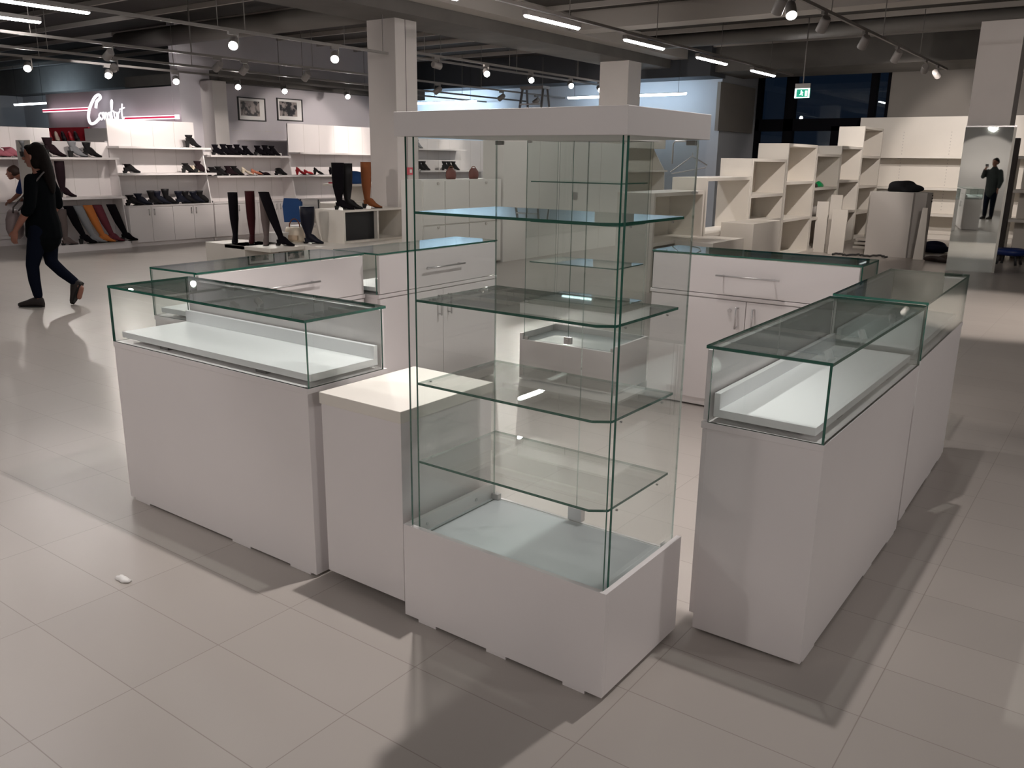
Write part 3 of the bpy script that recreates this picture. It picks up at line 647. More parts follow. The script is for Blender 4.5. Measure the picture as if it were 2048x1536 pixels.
hg = tag(MB().tube([(.22, 0, .475), (.22, 0, .44), (.20, 0, .42), (-.06, 0, .24), (-.04, 0, .22), (.40, 0, .30), (.42, 0, .33), (.24, 0, .42), (.22, 0, .44)], .007, 8).build('coat_hanger', CHROME), 'bare coat hanger hanging from the thin steel hook stand', 'hanger'); hg.location = (-4.78, 9.985, 1.19)
# ------------------------------------------------------------------ empty cube shelving (faces +x), rising towards the back
CG = 'empty white cube shelving stepping up towards the windows'
cols = [(9.3, 10.75, 1.19, [.6], 'lowest bay of the empty cube shelving, seen through the glass'), (10.8, 12.38, 1.355, [.62], 'second lowest bay of the cube shelving, dark gap at its edge'),
        (12.4, 13.86, 1.615, [1.09, .70], 'cube shelving bay with a dark vertical slot, just beyond the two white plinths'), (13.9, 15.38, 1.86, [1.26, .66], 'tallest of the near cube shelving bays, top lit'),
        (15.4, 16.84, 1.72, [1.14, .62], 'cube shelving bay holding the green bundle and the small can'), (16.86, 18.28, 1.88, [1.25, .66], 'cube shelving bay behind the leaning boards'),
        (18.3, 19.8, 2.28, [1.72, 1.12, .6], 'highest bay of the cube shelving, next to the long back shelf')]
for i, (y0, y1, top, sh, l) in enumerate(cols):
    t = thing('cube_shelf_unit', l, 'shelf unit', (-5.2, y0, 0), 0, CG); L = y1-y0; D = .5; th = .045
    B(0, D, 0, th, 0, top).build('side_panel', LAM2, t, bevel=.002); B(0, D, L-th, L, 0, top).build('side_panel', LAM2, t, bevel=.002)
    B(0, D, th, L-th, top-th, top).build('top_board', LAM2, t, bevel=.002)
    if i == 2: B(0, .02, L-.20, L-th, 0, top).build('back_panel', LAM2, t)
    if i != 1: B(0, .02, th, L-th if i != 2 else L-.27, 0, top + (.15 if i == 4 else 0)).build('back_panel', LAM2, t)
    B(0, D, th, L-th, 0, .06).build('plinth', LAM2, t)
    for z in sh: B(.02, D, th, L-th, z-th, z).build('shelf', LAM2, t, bevel=.002)
tag(B(-4.69, -4.22, 11.35, 12.4, 0, .75).build('plinth_block', LAM2, bevel=.003), 'taller white plinth block standing before the cube shelving', 'plinth', 'white plinths before the cube shelving')
tag(B(-4.66, -4.15, 9.85, 10.85, 0, .60).build('plinth_block', LAM2, bevel=.003), 'lower white plinth block behind the counter with keyed doors', 'plinth', 'white plinths before the cube shelving')
blob('green_bundle', GREENP, 'small bright green bundle on the cube shelf', 'wrapper', (-4.85, 16.15, 1.14), (.07, .17, .06), 5)
blob('brown_cloth', mat('brown_rag', (.05, .03, .025), .9), 'small dark brown rag beside the green bundle', 'rag', (-4.8, 15.72, 1.14), (.06, .09, .045), 6)
tin = thing('paint_can', 'small grey can on the cube shelf below the green bundle', 'can', (-4.85, 16.12, .62))
MB().tube([(0, 0, 0), (0, 0, .17)], .06, 20).build('can_body', GREY, tin); MB().tube([(0, 0, .17), (0, 0, .18)], .062, 20).build('lid', CHROME, tin)

# long shelf wall at the back
ls = thing('long_shelf_wall', 'long empty white shelf wall with perforated uprights at the back', 'shelf unit', (-5.45, 20.35, 0), 0)
Ln = 6.6
B(0, Ln, .42, .46, 0, 2.56).build('back_panel', LAM2, ls)
for z, a in ((1.74, 0), (1.08, 0), (.53, 1.2)): B(a, Ln, 0, .42, z-.05, z).build('shelf', LAM2, ls, bevel=.003)
st = MB()
for k in range(1, 7):
    for j in range(26): st.box(k*.95-.008, k*.95+.008, .416, .421, .6+j*.065, .625+j*.065)
st.build('perforated_upright', GREY, ls)['kind'] = 'stuff'
for a in (1.3, 2.6): B(a, a+.07, .05, .42, 0, .48).build('foot_panel', LAM2, ls)
B(.9, Ln, .02, .30, .0, .09).build('base_board', LAM2, ls)
# near right shelf end
rs2 = thing('shelf_gondola', 'white shelf unit at the picture edge behind the mirror column', 'shelf unit', (-1.95, 16.8, 0))
B(.2, 3.6, .45, .5, 0, 2.25).build('back_panel', LAM2, rs2)
for z in (1.72, 1.17, .68, .14): B(0, 3.6, 0, .45, z-.05, z).build('shelf', LAM2, rs2, bevel=.003)
B(.08, .13, .05, .45, 0, 1.7).build('side_panel', LAM2, rs2)
tag(B(-1.90, -1.80, 16.5, 16.7, 0, 2.0).build('dark_post', mat('dark_brown_post', (.02, .012, .01), .6)), 'dark brown upright standing behind the mirror column', 'post')

# mirror on the column
mr = thing('column_mirror', 'full height mirror fixed to the white column, reflecting the showroom', 'mirror', (-2.29, 14.44, 0), R(7.6))
B(0, .62, 0, .012, 0.0, 2.10).build('mirror_glass', MIRROR, mr); B(.62, .655, -.002, .014, 0, 2.10).build('edge_strip', EDGE, mr)
B(0, .655, -.006, .016, 2.10, 2.118).build('top_clip', CHROME, mr)

# fitting out mess on the floor
pd = thing('pedestal_counter', 'taupe white pedestal with a rounded back corner and a black bag on top', 'pedestal', (-3.85, 15.85, 0), -.06)
MB().prism([(0, 0), (.70, 0), (.70, .1), (.86, .22), (.90, .42), (.80, .6), (0, .6)], 0, 1.10).build('body', GREY, pd, bevel=.004)
for k in range(3): MB().tube([(.885, .40, 1.05-k*.05), (.905, .40, 1.05-k*.05)], .013, 10).build('screw_hole', DARKM, pd)
tag(MB().prism([(0, 0), (.16, 0), (.13, .86), (.05, .86)], 0, .03, axis='y').build('leaning_board', LAM2), 'pale narrow board leaning on the pedestal side', 'board').location = (-3.02, 15.72, 0)
blob('black_bag', BLACKC, 'crumpled black bag lying on top of the pedestal', 'bag', (-3.40, 16.1, 1.10), (.30, .16, .11), 9, .45, n=40)
for i, (x, y, h, wd, rz, l) in enumerate(((-4.62, 15.75, .90, .20, .25, 'leaning white board against the cube shelving side'), (-4.42, 15.80, 1.02, .20, .1, 'tallest white board of the leaning stack'), (-4.28, 15.60, .78, .26, .05, 'shorter wide white board in front of the leaning stack'), (-4.20, 17.6, 1.05, .22, .1, 'tall white board standing behind the leaning stack'))):
    o = B(-wd/2, wd/2, 0, .05, 0, h).build('leaning_board', LAM2, bevel=.002); o.location = (x, y, 0); o.rotation_euler = (R(-5), 0, rz); tag(o, l, 'board', 'boards leaning before the cube shelving')
for k in range(3):
    o = B(0, 1.0, 0, .45, .04+k*.075, .085+k*.075).build('stacked_board', LAM2, bevel=.003); o.location = (-4.35+.02*k, 17.0, -.04)
    tag(o, '%s white board of the flat stack on the floor behind the pedestal' % ('lowest', 'middle', 'topmost')[k], 'board', 'flat stacked boards')
blob('blue_cloth', NAVYC, 'dark blue cloth heap on the floor beside the pedestal', 'cloth', (-3.0, 17.3, 0), (.28, .2, .12), 11, .3)
blob('tool_heap', mat('tool_heap_dark', (.05, .035, .03), .7), 'small heap of tools and cables at the foot of the mirror', 'tools', (-2.52, 15.6, 0), (.22, .14, .06), 12, .5)
cb2 = MB().tube([Vector((-4.25+k*.035, 15.35+.10*sin(k*.7)+.03*k/3, .02+.015*abs(sin(k*1.3)))) for k in range(26)], .018, 8)
tag(cb2.build('power_cable', DARKM), 'coiled dark cable lying on the floor before the pedestal', 'cable')
stl = thing('blue_seat_stool', 'low stool with a round blue seat on the floor beside the mirror', 'stool', (-1.62, 16.0, 0))
MB().rings([[Vector((.26*k*cos(a), .2*k*sin(a), z)) for a in [2*pi*i/20 for i in range(20)]] for k, z in ((.8, .15), (1, .19), (1, .23), (.75, .26), (.5, .24))]).build('seat', mat('blue_vinyl', (.01, .03, .16), .4), stl)
for a in (.6, 2.2, 3.7, 5.3): MB().tube([(.16*cos(a), .13*sin(a), .16), (.2*cos(a), .16*sin(a), 0)], .02, 8).build('leg', DARKM, stl)

# ------------------------------------------------------------------ things under the ceiling
tl = 'tube lights on the long ceiling track'
TRK = []
def tube_light(x, y0, z, label, L=1.2, axis='y', m=TUBE, group=tl, w=.075, drop=.0, power=0):
    t = thing('tube_light', label, 'ceiling light', (x, y0, z), 0 if axis == 'y' else -pi/2, group)
    zh = .02 if not drop else .062; lo = .030 if not drop else .055
    B(-w/2, w/2, 0, L, zh, .075).build('housing', LAMPB, t, bevel=.004)
    MB().rings([[Vector((w*.46*k*cos(a), yy, zh+.002+lo*min(0, sin(a))*k)) for a in [2*pi*i/16 for i in range(16)]] for yy, k in ((0, .5), (.02, .95), (L/2, 1), (L-.02, .95), (L, .5))]).build('diffuser', m, t)
    if drop:
        MB().tube([(0, .2, .07), (0, .2, drop)], .004, 6).tube([(0, L-.2, .07), (0, L-.2, drop)], .004, 6).build('suspension_wire', DARKM, t)
    return t
track(-6.22, -5, 18.2, 3.28, 'long grey track carrying the row of tube lights past the column', w=.045)
for i, y in enumerate((-3.4, -.98, 1.44, 3.87, 6.3, 8.73, 11.14, 13.56, 15.95)):
    tube_light(-6.22, y, 3.18, 'tube light on the long central track, %s' % ('out of view behind the camera', 'above the camera side aisle', 'above the near end of the island', 'above the far end of the island', 'just cut by the picture top', 'largest fully visible one', 'second fully visible one', 'third fully visible one', 'smallest, closest to the exit sign')[i])
track(-10.95, -2, 18.6, 3.28, 'grey track along the columns carrying the two bright tube lights', w=.045)
tube_light(-10.6, 4.35, 3.18, 'big bright tube light cut by the picture corner, upper one', 1.5, group='tube lights near the picture corner')
tube_light(-11.9, 4.9, 3.18, 'big bright tube light cut by the picture corner, lower one', 1.0, group='tube lights near the picture corner')
for i, (x, l, L) in enumerate(((-17.3, 'suspended cool tube light low before the blue lit wall, behind the alarm column', 2.9), (-11.6, 'suspended cool tube light left of the second column', 1.5), (-9.95, 'suspended cool tube light just past the second column', 1.45))):
    tube_light(x, 18.1, 2.96, l.replace('left of', 'before'), L, 'x', TUBEB, 'suspended cool tube lights by the back wall', .07, 1.0)
tube_light(-26.9, 12.3, 2.86, 'suspended cool tube light in the far corner beside the sign wall', 1.9, 'x', TUBEB, 'suspended cool tube lights by the back wall', .07, 1.078)
def area(name, loc, rot, sx, sy, p, col):
    l = bpy.data.lights.new(name, 'AREA'); l.shape = 'RECTANGLE'; l.size = sx; l.size_y = sy; l.energy = p; l.color = col
    o = bpy.data.objects.new(name, l); COL.objects.link(o); o.location = loc; o.rotation_euler = rot; return o
# the cool tubes' own light onto the walls behind them
for x, y, sx in ((-15.85, 18.16, 2.9), (-10.1, 18.16, 3.2), (-25.9, 12.36, 1.9)): area('cool_tube_light', (x, y, 2.99 if y > 15 else 2.89), (R(90), 0, 0), sx, .06, (16 if x < -15 else 6)*sx/1.5, (.62, .82, 1.0))

# lighting tracks for the spots
track(-14.7, 4.5, 18.9, 3.02, 'lighting track above the shoe shelves along the side wall')
track(-12.2, -4, 18.9, 3.05, 'lighting track over the aisle before the shoe shelves')
track(-10.1, 11.0, 18.4, 3.22, 'lighting track beyond the alarm column with the lit row of spots')
track(-3.27, -4, 17.8, 3.22, 'lighting track on the cube shelving side with unlit faced spots')
track(-2.17, -4, 6.2, 2.98, 'lighting track over the island, above the top of the view')
track(-.97, -4, 6.2, 2.98, 'lighting track over the aisle side counters, above the top of the view')
track(-9.3, 2.0, 9.6, 3.02, 'lighting track before the alarm column')
track(-13.4, 4.0, 18.9, 3.0, 'second lighting track above the shoe shelves')
WARM = (1.0, .90, .83); NEU = (1.0, .94, .91)
# row A, lit lenses towards the room
for i, y in enumerate((7.0, 8.33, 9.62, 10.96, 12.1, 13.85)):
    spotlight(-14.7, y, 3.02, (-10.5, y-2.4, 0.4), 85, 75, 'lit spotlight above the shoe shelves, %s from the sign side' % ORD[i], group='lit spotlights over the shoe shelves')
# row before the column
for i, y in enumerate((6.92, 8.56)):
    spotlight(-9.3, y, 3.02, (-5.6, y-3.4, .2), 110, 85, ('bright spotlight farther from the column, over the shoe aisle', 'bright spotlight close to the alarm column')[i], group='bright spotlights before the alarm column')
for i, y in enumerate((12.98, 14.4, 15.85, 17.05)):
    spotlight(-10.1, y, 3.22, (-6.2, y-3.6, .6), 90, 80, 'lit spotlight beyond the alarm column, %s in its row' % ORD[i], group='lit spotlights beyond the alarm column')
# spots turned to the shelves (lens away from the camera)
for i, (y, z) in enumerate(((5.9, 1.9), (7.1, 1.9), (8.9, 1.95), (9.4, 1.5), (10.7, 1.2), (12.9, 1.9), (14.2, 1.9), (16.4, 1.7), (17.8, 1.7))):
    spotlight(-12.2 if i not in (0,) else -13.4, y-.15, 3.05 if i else 3.0, (-14.5 if i else -16.3, y, z), 140 if i in (2, 5, 6) else 80, 58, 'spotlight turned to the shoe shelves, %s along the aisle track' % ORD[i], False, 'spotlights turned to the shoe shelves', WARM)
spotlight(-13.4, 7.7, 3.0, (-18.2, 10.2, 2.2), 120, 70, 'spotlight turned to the lit sign wall', False, None, NEU)
spotlight(-3.27, 9.33, 3.22, (-1.8, 6.9, 0.0), 30, 70, 'lit spotlight cut by the top edge on the cube shelving track', True, None, NEU)
# cube shelving side
for i, y in enumerate((7.5, 9.0, 10.45, 12.2, 14.0, 15.98, 16.95)):
    tgt = (-9.2, 10.2, 2.0) if i == 0 else (-4.9, y+1.6, .5) if i < 5 else ((-4.6, 20.6, 1.3), (-2.7, 20.6, 1.6))[i-5]  # first spot, out of view, adds light to the alarm column's side
    spotlight(-3.27, y, 3.22, tgt, (100 if i < 5 else 190) if i > 1 else (110, 40)[i], 66 if i else 44, 'grey spotlight on the cube shelving track, %s counted away from the camera' % ORD[i], False, 'spotlights on the cube shelving track', WARM)
# island lights: their shadows fall outward from the ring
spotlight(-2.17, 2.36, 3.02, (-2.3, 2.1, 0), 125, 95, 'spotlight over the near end of the island', True, 'spotlights over the island', NEU, .02)
spotlight(-.97, 2.90, 3.02, (-1.0, 2.8, 0), 75, 95, 'spotlight over the aisle side counters, nearer one', True, 'spotlights over the island', NEU, .02)
spotlight(-2.17, 4.6, 3.02, (-2.6, 4.6, 0), 60, 95, 'spotlight over the far end of the island', True, 'spotlights over the island', NEU, .02)
spotlight(-.97, 5.6, 3.02, (-.5, 7.6, 0), 30, 70, 'spotlight aimed at the bright floor pool beyond the counters', True, 'spotlights over the island', WARM, .03)
for i, (x, y, ax, ay, p) in enumerate(((-2.17, -.4, -2.6, -.6, 8), (-2.17, -2.8, -2.2, -2.8, 20), (-.97, -.9, .9, 1.6, 10), (-9.3, 3.2, -8, 2.2, 16), (-3.27, .6, -4.6, .9, 28))):
    spotlight(x, y, 3.02, (ax, ay, 0), p, 100, 'added unseen fill spotlight above the camera side of the room, %s one' % ORD[i], True, 'added fill spotlights above the camera side', NEU)  # unseen spots added as fill for the camera side

track(1.6, -6, 8, 3.02, 'added unseen lighting track beyond the aisle side, above and behind the camera')  # unseen track and wide spots, added to fill the island fronts
for i, (x, y, ax, ay, p) in enumerate(((1.6, -3.5, -.6, 1.2, 14), (1.6, -1.2, -.5, 2.2, 16), (1.6, 1.6, .6, 2.6, 8), (1.6, 4.4, .9, 4.6, 14), (-2.17, -3.9, -2.0, 1.0, 14), (-3.27, -2.8, -3.4, 1.2, 18), (1.6, 6.9, 1.2, 9.6, 50), (1.6, 7.6, 1.6, 8.6, 5))):
    spotlight(x, y, 3.02, (ax, ay, 0), p, 95, 'added unseen wide fill spotlight for the near aisle, %s one' % ORD[i], True, 'added wide fill spotlights of the near aisle', NEU, .06)
track(5.5, -6, 9, 3.02, 'added unseen far lighting track across the empty aisle side')
track(-4.5, -6.6, -5.2, 3.02, 'added unseen short lighting track by the front wall'); track(.8, -6.6, -5.2, 3.02, 'second added unseen lighting track by the front wall')  # unseen tracks, added to carry the added spots by this wall
for i, (x, y, ax, ay, p) in enumerate(((5.5, 1.0, -.6, 2.8, 105), (5.5, 5.0, -.6, 4.4, 140), (-4.5, -5.9, -2.8, 2, 120), (.8, -5.9, -1.4, 2, 80))):
    spotlight(x, y, 3.02, (ax, ay, .9), p, 62, 'added unseen long throw fill spotlight behind the camera, %s one' % ORD[i], True, 'added long throw fill spotlights', NEU, .14)  # unseen low angle spots added to brighten counter fronts and sides
spotlight(-9.3, 2.3, 3.02, (-9.7, 9.8, 2.1), 190, 46, 'added unseen spotlight turned to brighten the alarm column', False, None, WARM, .05)  # added out of view to brighten the column front
spotlight(-.2, 8.8, 3.02, (-2.0, 14.5, 2.3), 150, 42, 'added unseen spotlight turned to brighten the mirror column', False, None, WARM, .05)  # out of view, added to lighten the mirror column's front
spotlight(-10.1, 11.6, 3.22, (-9.4, 16.3, 2.5), 110, 44, 'spotlight turned to the second white column', False, None, WARM, .05)
track(-.2, 8.4, 14, 3.02, 'short lighting track over the bright floor pool')
spotlight(-.2, 10.3, 3.02, (-1.0, 10.5, 0), 260, 68, 'spotlight straight over the bright floor pool beyond the counters', True, None, WARM, .02)
for i, x in enumerate((-4.5, .8)):
    spotlight(x, -5.35, 3.02, (x, -7.0, 1.2), 110, 80, 'added unseen spotlight washing the front wall, %s one' % ORD[i], True, 'added spotlights washing the front wall', WARM)  # unseen spots added to brighten the wall reflected in the mirror
# ducts, pipe and exit sign
du = MB().tube([(-17.0, 9.95, 3.72), (-10.0, 9.95, 3.72)], .17, 20); tag(du.build('round_duct', DUCT), 'round grey air duct with a closed end under the ceiling by the first column', 'duct')
tag(MB().tube([(-8.5, 16.3, 3.85), (6.5, 16.3, 3.85)], .13, 16).build('round_duct', DUCT), 'long grey duct under the ceiling before the window wall', 'duct')
ex = thing('exit_sign', 'small green and white emergency exit sign hanging before the dark windows', 'sign', (-5.13, 15.6, 2.72))
B(-.13, .13, -.02, .02, .10, .18).build('housing', LAMPB, ex); B(-.13, .13, -.012, .012, -.06, .10).build('sign_face', EXITG, ex)
e = B(-.13, .13, -.014, -.012, -.06, -.045); e.box(-.13, .13, -.014, -.012, .085, .10); e.box(-.13, -.10, -.014, -.012, -.045, .085); e.box(.10, .13, -.014, -.012, -.045, .085)
e.build('sign_border', EXITW, ex)
pc = MB().sphere((-.015, -.014, .058), (.010, .003, .010), 8)
pc.prism([(-.03, .045), (.0, .048), (.02, .03), (.005, .02), (.015, -.02), (.0, -.02), (-.012, .01), (-.035, -.015), (-.045, -.008), (-.022, .018)], -.0145, -.012, axis='y')
pc.prism([(.05, .06), (.085, .06), (.085, -.03), (.05, -.03)], -.0145, -.012, axis='y'); pc.build('pictogram', EXITW, ex)
MB().tube([(0, 0, .18), (0, 0, 1.25)], .010, 8).build('hanging_rod', LAMPB, ex)

# step ladder
ld = thing('step_ladder', 'tall aluminium step ladder standing before the back wall', 'ladder', (-11.8, 17.0, 0))
for sx in (-.36, .36):
    MB().tube([(sx*1.15, -.7, 0), (sx*.8, -.08, 3.15)], .03, 8).build('rail', CHROME, ld); MB().tube([(sx*1.15, .7, 0), (sx*.8, .08, 3.15)], .025, 8).build('rail', CHROME, ld)
for k in range(1, 10):
    f = k/10; B(-.40*(1-f*.3), .40*(1-f*.3), -.7+f*.62-.05, -.7+f*.62+.05, f*3.1-.01, f*3.1+.02).build('step', CHROME, ld)
B(-.32, .32, -.14, .14, 3.13, 3.19).build('top_platform', LAMPB, ld)
# ------------------------------------------------------------------ people
def organic(name, tubes, m, parent, voxel=.010, it=3, balls=()):
    """one continuous skin: tapering limbs merged and smoothed into a single surface. tube = [(point, radius or (ra, rb)), ...]"""
    mb = MB()
    for tb in tubes:
        mb.tube([p for p, r in tb], [r for p, r in tb], 14)
        for p, r in (tb[0], tb[-1]):
            q = min(r) if isinstance(r, tuple) else r; mb.sphere(p, q*.98, 12)
    for c, r in balls: mb.sphere(c, r, 16)
    o = mb.build(name, m, parent)
    rm = o.modifiers.new('r', 'REMESH'); rm.mode = 'VOXEL'; rm.voxel_size = voxel; rm.use_smooth_shade = True
    sm = o.modifiers.new('s', 'SMOOTH'); sm.factor = .5; sm.iterations = it
    return o
def hand(w_, d, palm_n, s=1.0, curl=.5):
    """five finger tubes; w_ wrist, d pointing direction, palm_n thumb side direction"""
    w_ = Vector(w_); d = Vector(d).normalized(); t = Vector(palm_n).normalized(); n = d.cross(t).normalized(); out = []
    out.append([(w_, (.024*s, .019*s)), (w_+d*.04*s, (.034*s, .015*s)), (w_+d*.085*s, (.037*s, .013*s))])
    for k in range(4):
        L = (.074, .082, .076, .060)[k]*s; b = w_+d*.085*s + t*(.027-.018*k)*s
        q1 = b + d*L*.45 + n*curl*.012*s; q2 = q1 + d*L*.35*(1-curl*.4) + n*curl*.028*s; q3 = q2 + d*L*.2*(1-curl*.6) + n*curl*.022*s
        out.append([(b, .0095*s), (q1, .0088*s), (q2, .0078*s), (q3, .0065*s)])
    b = w_+d*.025*s+t*.022*s; out.append([(b, .013*s), (b+d*.035*s+t*.028*s, .010*s), (b+d*.062*s+t*.034*s+n*curl*.01, .0078*s)])
    return out
def head(c, s=1.0):
    """skull, jaw, nose, ears, neck-less; face towards local +x"""
    x, y, z = c
    return [((x-.012*s, y, z+.03*s), (.098*s, .074*s, .088*s)), ((x+.022*s, y, z-.03*s), (.066*s, .058*s, .072*s)), ((x+.045*s, y, z-.085*s), (.030*s, .030*s, .024*s)),
            ((x+.096*s, y, z-.020*s), (.026*s, .013*s, .018*s)), ((x+.082*s, y, z+.004*s), (.015*s, .010*s, .028*s)), ((x+.078*s, y, z-.055*s), (.014*s, .022*s, .008*s)),
            ((x-.012*s, y-.074*s, z-.01*s), (.018*s, .010*s, .028*s)), ((x-.012*s, y+.074*s, z-.01*s), (.018*s, .010*s, .028*s))]
def face(c, t, s=1.0):
    x, y, z = c; e = MB()
    for sy in (-1, 1): e.sphere((x+.070*s, y+sy*.031*s, z+.003*s), (.012*s, .013*s, .007*s), 10)
    e.build('eyes', DARKM, t)
    MB().sphere((x+.088*s, y, z-.056*s), (.006*s, .020*s, .006*s), 10).build('lips', mat('lip', (.25, .06, .06), .5), t)
def trainer(t, x, y, z, s=1.0, pitch=0.0):
    m = mat('brown_black_trainer', (.018, .012, .011), .7)
    o = MB().rings([[Vector((px*s, wd*cos(a)*s, max(.008, zz+hh*sin(a))*s)) for a in [2*pi*i/16 for i in range(16)]] for px, wd, zz, hh in ((-.075, .018, .035, .03), (-.062, .036, .05, .05), (-.01, .040, .055, .058), (.05, .043, .045, .046), (.11, .047, .033, .034), (.16, .042, .026, .026), (.19, .024, .022, .018))]).build('shoe', m, t)
    so = MB().prism([(-.078*s, 0), (-.06*s, -.038*s), (.06*s, -.046*s), (.15*s, -.042*s), (.195*s, 0), (.15*s, .042*s), (.06*s, .046*s), (-.06*s, .038*s)], 0, .014*s).build('sole', SOLEK, o)
    o.location = (x, y, z); o.rotation_euler = (0, pitch, 0); return o

# walking woman: local +x is her walking direction, +y her left side (towards the camera)
wm = thing('person', 'person walking past in a black top and dark jeans with long dark hair', 'person', (-9.14, 4.31, 0), YAW + pi)
hc = (.015, 0, 1.525)
organic('body', [[((0, 0, .78), (.11, .14)), ((0, 0, .95), (.10, .125)), ((-.01, 0, 1.12), (.10, .13)), ((-.02, 0, 1.27), (.085, .135)), ((-.02, 0, 1.33), (.06, .09)), ((-.01, 0, 1.38), (.048, .05)), ((.0, 0, 1.46), (.046, .048))],
    [((.01, .08, .80), .082), ((.06, .085, .62), .070), ((.12, .085, .43), .050), ((.12, .085, .28), .048), ((.10, .085, .09), .033), ((.10, .085, .05), .034), ((.20, .09, .03), .026)],
    [((-.01, -.08, .80), .082), ((.01, -.08, .62), .070), ((.01, -.08, .45), .050), ((-.09, -.08, .35), .048), ((-.235, -.08, .225), .033), ((-.27, -.08, .18), .032), ((-.24, -.08, .08), .026)],
    [((-.02, .15, 1.30), .050), ((-.02, .195, 1.16), .044), ((.0, .21, 1.03), .038), ((.09, .205, .92), .035), ((.185, .19, .80), .024)],
    [((-.02, -.15, 1.30), .050), ((-.05, -.195, 1.16), .044), ((-.06, -.21, 1.03), .038), ((.03, -.205, .92), .033), ((.12, -.195, .81), .024)]]
    + hand((.185, .19, .80), (.35, -.1, -.93), (.93, -.1, .35)) + hand((.12, -.195, .81), (.3, .1, -.95), (.95, .1, .3)), SKIN, wm, .0065, 3, head(hc))
face(hc, wm)
organic('black_top', [[((.005, 0, .72), (.175, .165)), ((0, 0, .85), (.165, .165)), ((.0, 0, 1.0), (.135, .145)), ((-.005, 0, 1.13), (.135, .155)), ((-.02, 0, 1.25), (.115, .160)), ((-.02, 0, 1.325), (.075, .12)), ((-.015, 0, 1.36), (.058, .065))],
    [((-.02, .15, 1.295), .068), ((-.02, .20, 1.16), .062), ((.0, .215, 1.04), .058), ((.035, .215, .99), .056)], [((-.02, -.15, 1.295), .068), ((-.05, -.20, 1.16), .062), ((-.055, -.215, 1.04), .058)]], TOPC, wm, .012, 4)
organic('jeans', [[((0, 0, .92), (.13, .15)), ((0, 0, .78), (.14, .165)), ((0, 0, .72), (.12, .15))],
    [((.005, .082, .80), .100), ((.06, .087, .62), .086), ((.12, .087, .43), .064), ((.12, .087, .28), .058), ((.102, .087, .12), .046)],
    [((-.005, -.082, .80), .100), ((.01, -.082, .62), .086), ((.01, -.082, .45), .066), ((-.09, -.082, .345), .058), ((-.215, -.082, .24), .046)]], JEANS, wm, .012, 4)
organic('hair', [[((-.03, 0, 1.60), (.08, .07)), ((-.085, 0, 1.52), (.055, .075)), ((-.105, 0, 1.42), (.055, .085)), ((-.125, 0, 1.32), (.045, .08)), ((-.135, 0, 1.22), (.030, .055)), ((-.14, 0, 1.17), (.018, .03))]], HAIR, wm, .010, 3,
    [((-.022, 0, 1.572), (.103, .086, .080)), ((-.045, 0, 1.52), (.085, .088, .085)), ((.045, 0, 1.612), (.045, .06, .03)), ((-.03, .062, 1.47), (.045, .028, .07)), ((-.03, -.062, 1.47), (.045, .028, .07))])
trainer(wm, .125, .087, 0); trainer(wm, -.262, -.082, .17, 1.0, R(62))
bg = thing('shoulder_bag', 'rounded mauve grey shoulder bag at the walking woman\'s front hip', 'bag', (-9.14, 4.31, 0), YAW + pi)
MB().rings([[Vector((.265+.075*k*cos(a), .05+wy*sin(a)*k, z)) for a in [2*pi*i/18 for i in range(18)]] for k, wy, z in ((.45, .07, .70), (.85, .09, .73), (1.05, .10, .80), (1.0, .09, .90), (.8, .06, .97), (.5, .03, 1.0))]).build('bag_body', BAGM, bg)
MB().tube([(.24, .10, .97), (.17, .20, 1.03), (.06, .20, 1.14), (-.06, .19, 1.26), (-.12, .12, 1.36), (-.11, .0, 1.40), (-.02, -.12, 1.38), (.10, -.16, 1.24), (.2, -.06, 1.05), (.24, .0, .98)], .008, 8).build('strap', mat('strap_grey', (.07, .06, .06), .6), bg)

# person bending over the drawers at the bright unit
p2 = thing('person', 'person with brown hair and a blue top bending at the bright shoe unit', 'person', (-15.32, 7.30, 0), R(216))
hc = (.50, 0, 1.22)
organic('body', [[((0, 0, .86), (.12, .15)), ((.12, 0, 1.0), (.11, .14)), ((.26, 0, 1.10), (.10, .15)), ((.36, 0, 1.15), (.06, .07)), ((.46, 0, 1.19), (.045, .05))],
    [((0, .09, .84), .085), ((.06, .10, .45), .055), ((.0, .10, .08), .035), ((.12, .10, .03), .028)], [((0, -.09, .84), .085), ((.04, -.10, .45), .055), ((-.08, -.10, .08), .035), ((.04, -.10, .03), .028)],
    [((.24, .17, 1.08), .05), ((.32, .20, .88), .04), ((.46, .18, .78), .026)], [((.24, -.17, 1.08), .05), ((.32, -.20, .88), .04), ((.46, -.18, .78), .026)]]
    + hand((.46, .18, .78), (.8, 0, -.4), (0, -1, 0)) + hand((.46, -.18, .78), (.8, 0, -.4), (0, 1, 0)), SKIN, p2, .009, 3, head(hc))
face(hc, p2)
organic('blue_top', [[((-.02, 0, .84), (.14, .165)), ((.12, 0, 1.0), (.135, .16)), ((.26, 0, 1.11), (.12, .165)), ((.34, 0, 1.14), (.07, .08))], [((.24, .17, 1.08), .065), ((.31, .20, .92), .055)], [((.24, -.17, 1.08), .065), ((.31, -.20, .92), .055)]], mat('royal_blue_cotton', (.01, .035, .16), .9), p2, .014, 3)
organic('trousers', [[((0, 0, .92), (.135, .16)), ((0, 0, .80), (.135, .16))], [((0, .09, .82), .10), ((.06, .10, .45), .075), ((.0, .10, .12), .055)], [((0, -.09, .82), .10), ((.04, -.10, .45), .075), ((-.08, -.10, .12), .055)]], PLUM, p2, .014, 3)
organic('hair', [[((.46, 0, 1.30), (.06, .07)), ((.40, 0, 1.24), (.05, .07))]], mat('brown_hair', (.03, .012, .008), .6), p2, .012, 3, [((.47, 0, 1.27), (.10, .088, .075)), ((.43, 0, 1.23), (.075, .088, .075))])
trainer(p2, .03, .10, 0); trainer(p2, -.05, -.10, 0)

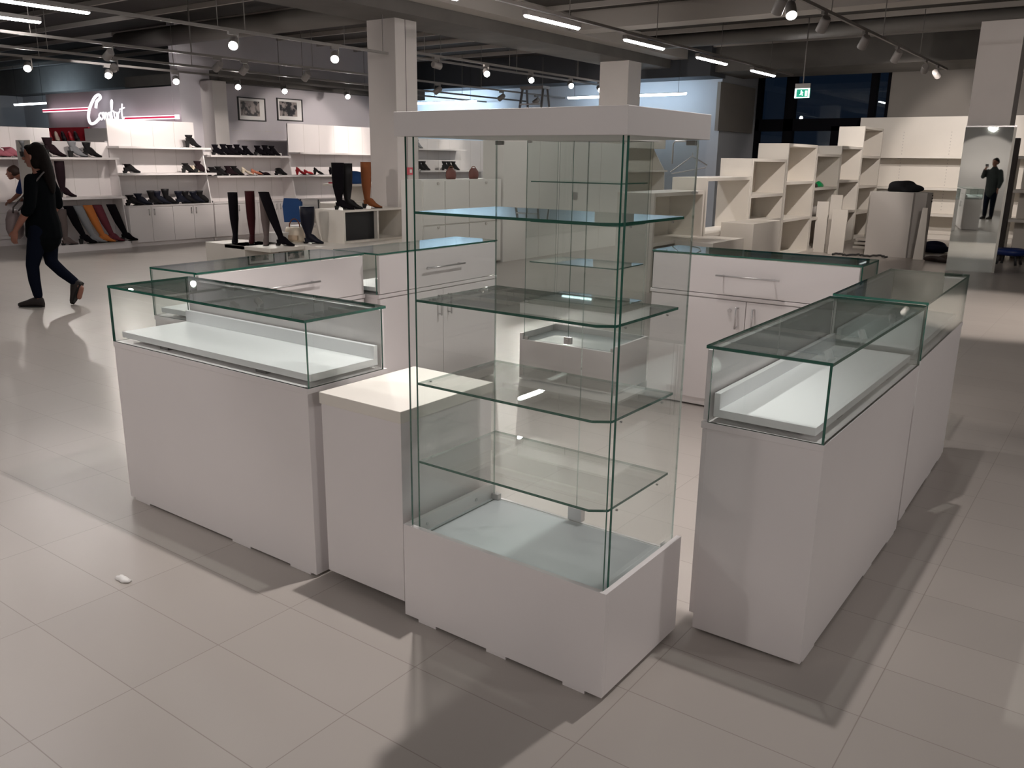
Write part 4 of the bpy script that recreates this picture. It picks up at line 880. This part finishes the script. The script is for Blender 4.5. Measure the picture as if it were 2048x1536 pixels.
# the photographer, seen only in the column mirror: stands behind the camera holding the phone up
ph = thing('person', 'person in a dark jacket seen in the column mirror holding up a phone', 'person', (.24, -.36, 0), R(126))
hc = (.02, 0, 1.64)
organic('body', [[((0, 0, .86), (.11, .14)), ((0, 0, 1.1), (.11, .14)), ((0, 0, 1.36), (.10, .16)), ((0, 0, 1.46), (.06, .08)), ((.01, 0, 1.56), (.05, .052))],
    [((0, .09, .86), .09), ((.01, .10, .46), .058), ((0, .10, .09), .038), ((.1, .1, .03), .03)], [((0, -.09, .86), .09), ((.01, -.10, .46), .058), ((0, -.10, .09), .038), ((.1, -.1, .03), .03)],
    [((0, .18, 1.40), .055), ((.12, .24, 1.24), .045), ((.27, .12, 1.47), .028)], [((0, -.18, 1.40), .055), ((.02, -.25, 1.12), .045), ((.10, -.24, .90), .03)]]
    + hand((.27, .12, 1.47), (.45, -.4, .8), (-.3, -.9, -.2), 1, .9) + hand((.10, -.24, .90), (.2, 0, -1), (1, 0, 0)), SKIN, ph, .009, 3, head(hc, 1.05))
face(hc, ph, 1.05)
JK = mat('dark_green_jacket', (.016, .022, .022), .8)
organic('jacket', [[((0, 0, .78), (.16, .19)), ((0, 0, 1.0), (.15, .18)), ((0, 0, 1.3), (.145, .20)), ((0, 0, 1.42), (.11, .15)), ((0, 0, 1.50), (.07, .075))], [((0, .18, 1.38), .078), ((.12, .25, 1.23), .066), ((.24, .15, 1.42), .05)], [((0, -.18, 1.38), .078), ((.02, -.26, 1.12), .066), ((.09, -.25, .94), .05)]], JK, ph, .014, 4)
organic('trousers', [[((0, 0, .94), (.14, .17)), ((0, 0, .8), (.14, .17))], [((0, .09, .84), .105), ((.01, .10, .46), .078), ((0, .10, .10), .058)], [((0, -.09, .84), .105), ((.01, -.10, .46), .078), ((0, -.10, .10), .058)]], JEANS, ph, .014, 3)
organic('hair', [[((-.03, 0, 1.72), (.07, .07)), ((-.06, 0, 1.66), (.05, .07))]], HAIR, ph, .012, 3, [((-.01, 0, 1.70), (.108, .09, .075)), ((-.05, 0, 1.66), (.075, .09, .08))])
trainer(ph, .03, .10, 0); trainer(ph, .03, -.10, 0)
pn = thing('smartphone', 'black smartphone held up by the person seen in the column mirror', 'phone', (0, 0, 1.56))
pn.matrix_world = M @ Matrix.Translation((0, 0, .012))
MB().box(-.075, .018, -.036, .036, -.001, .008).build('case', DARKM, pn, bevel=.003)
MB().box(-.070, .013, -.032, .032, .008, .0085).build('screen', BLACKP, pn)
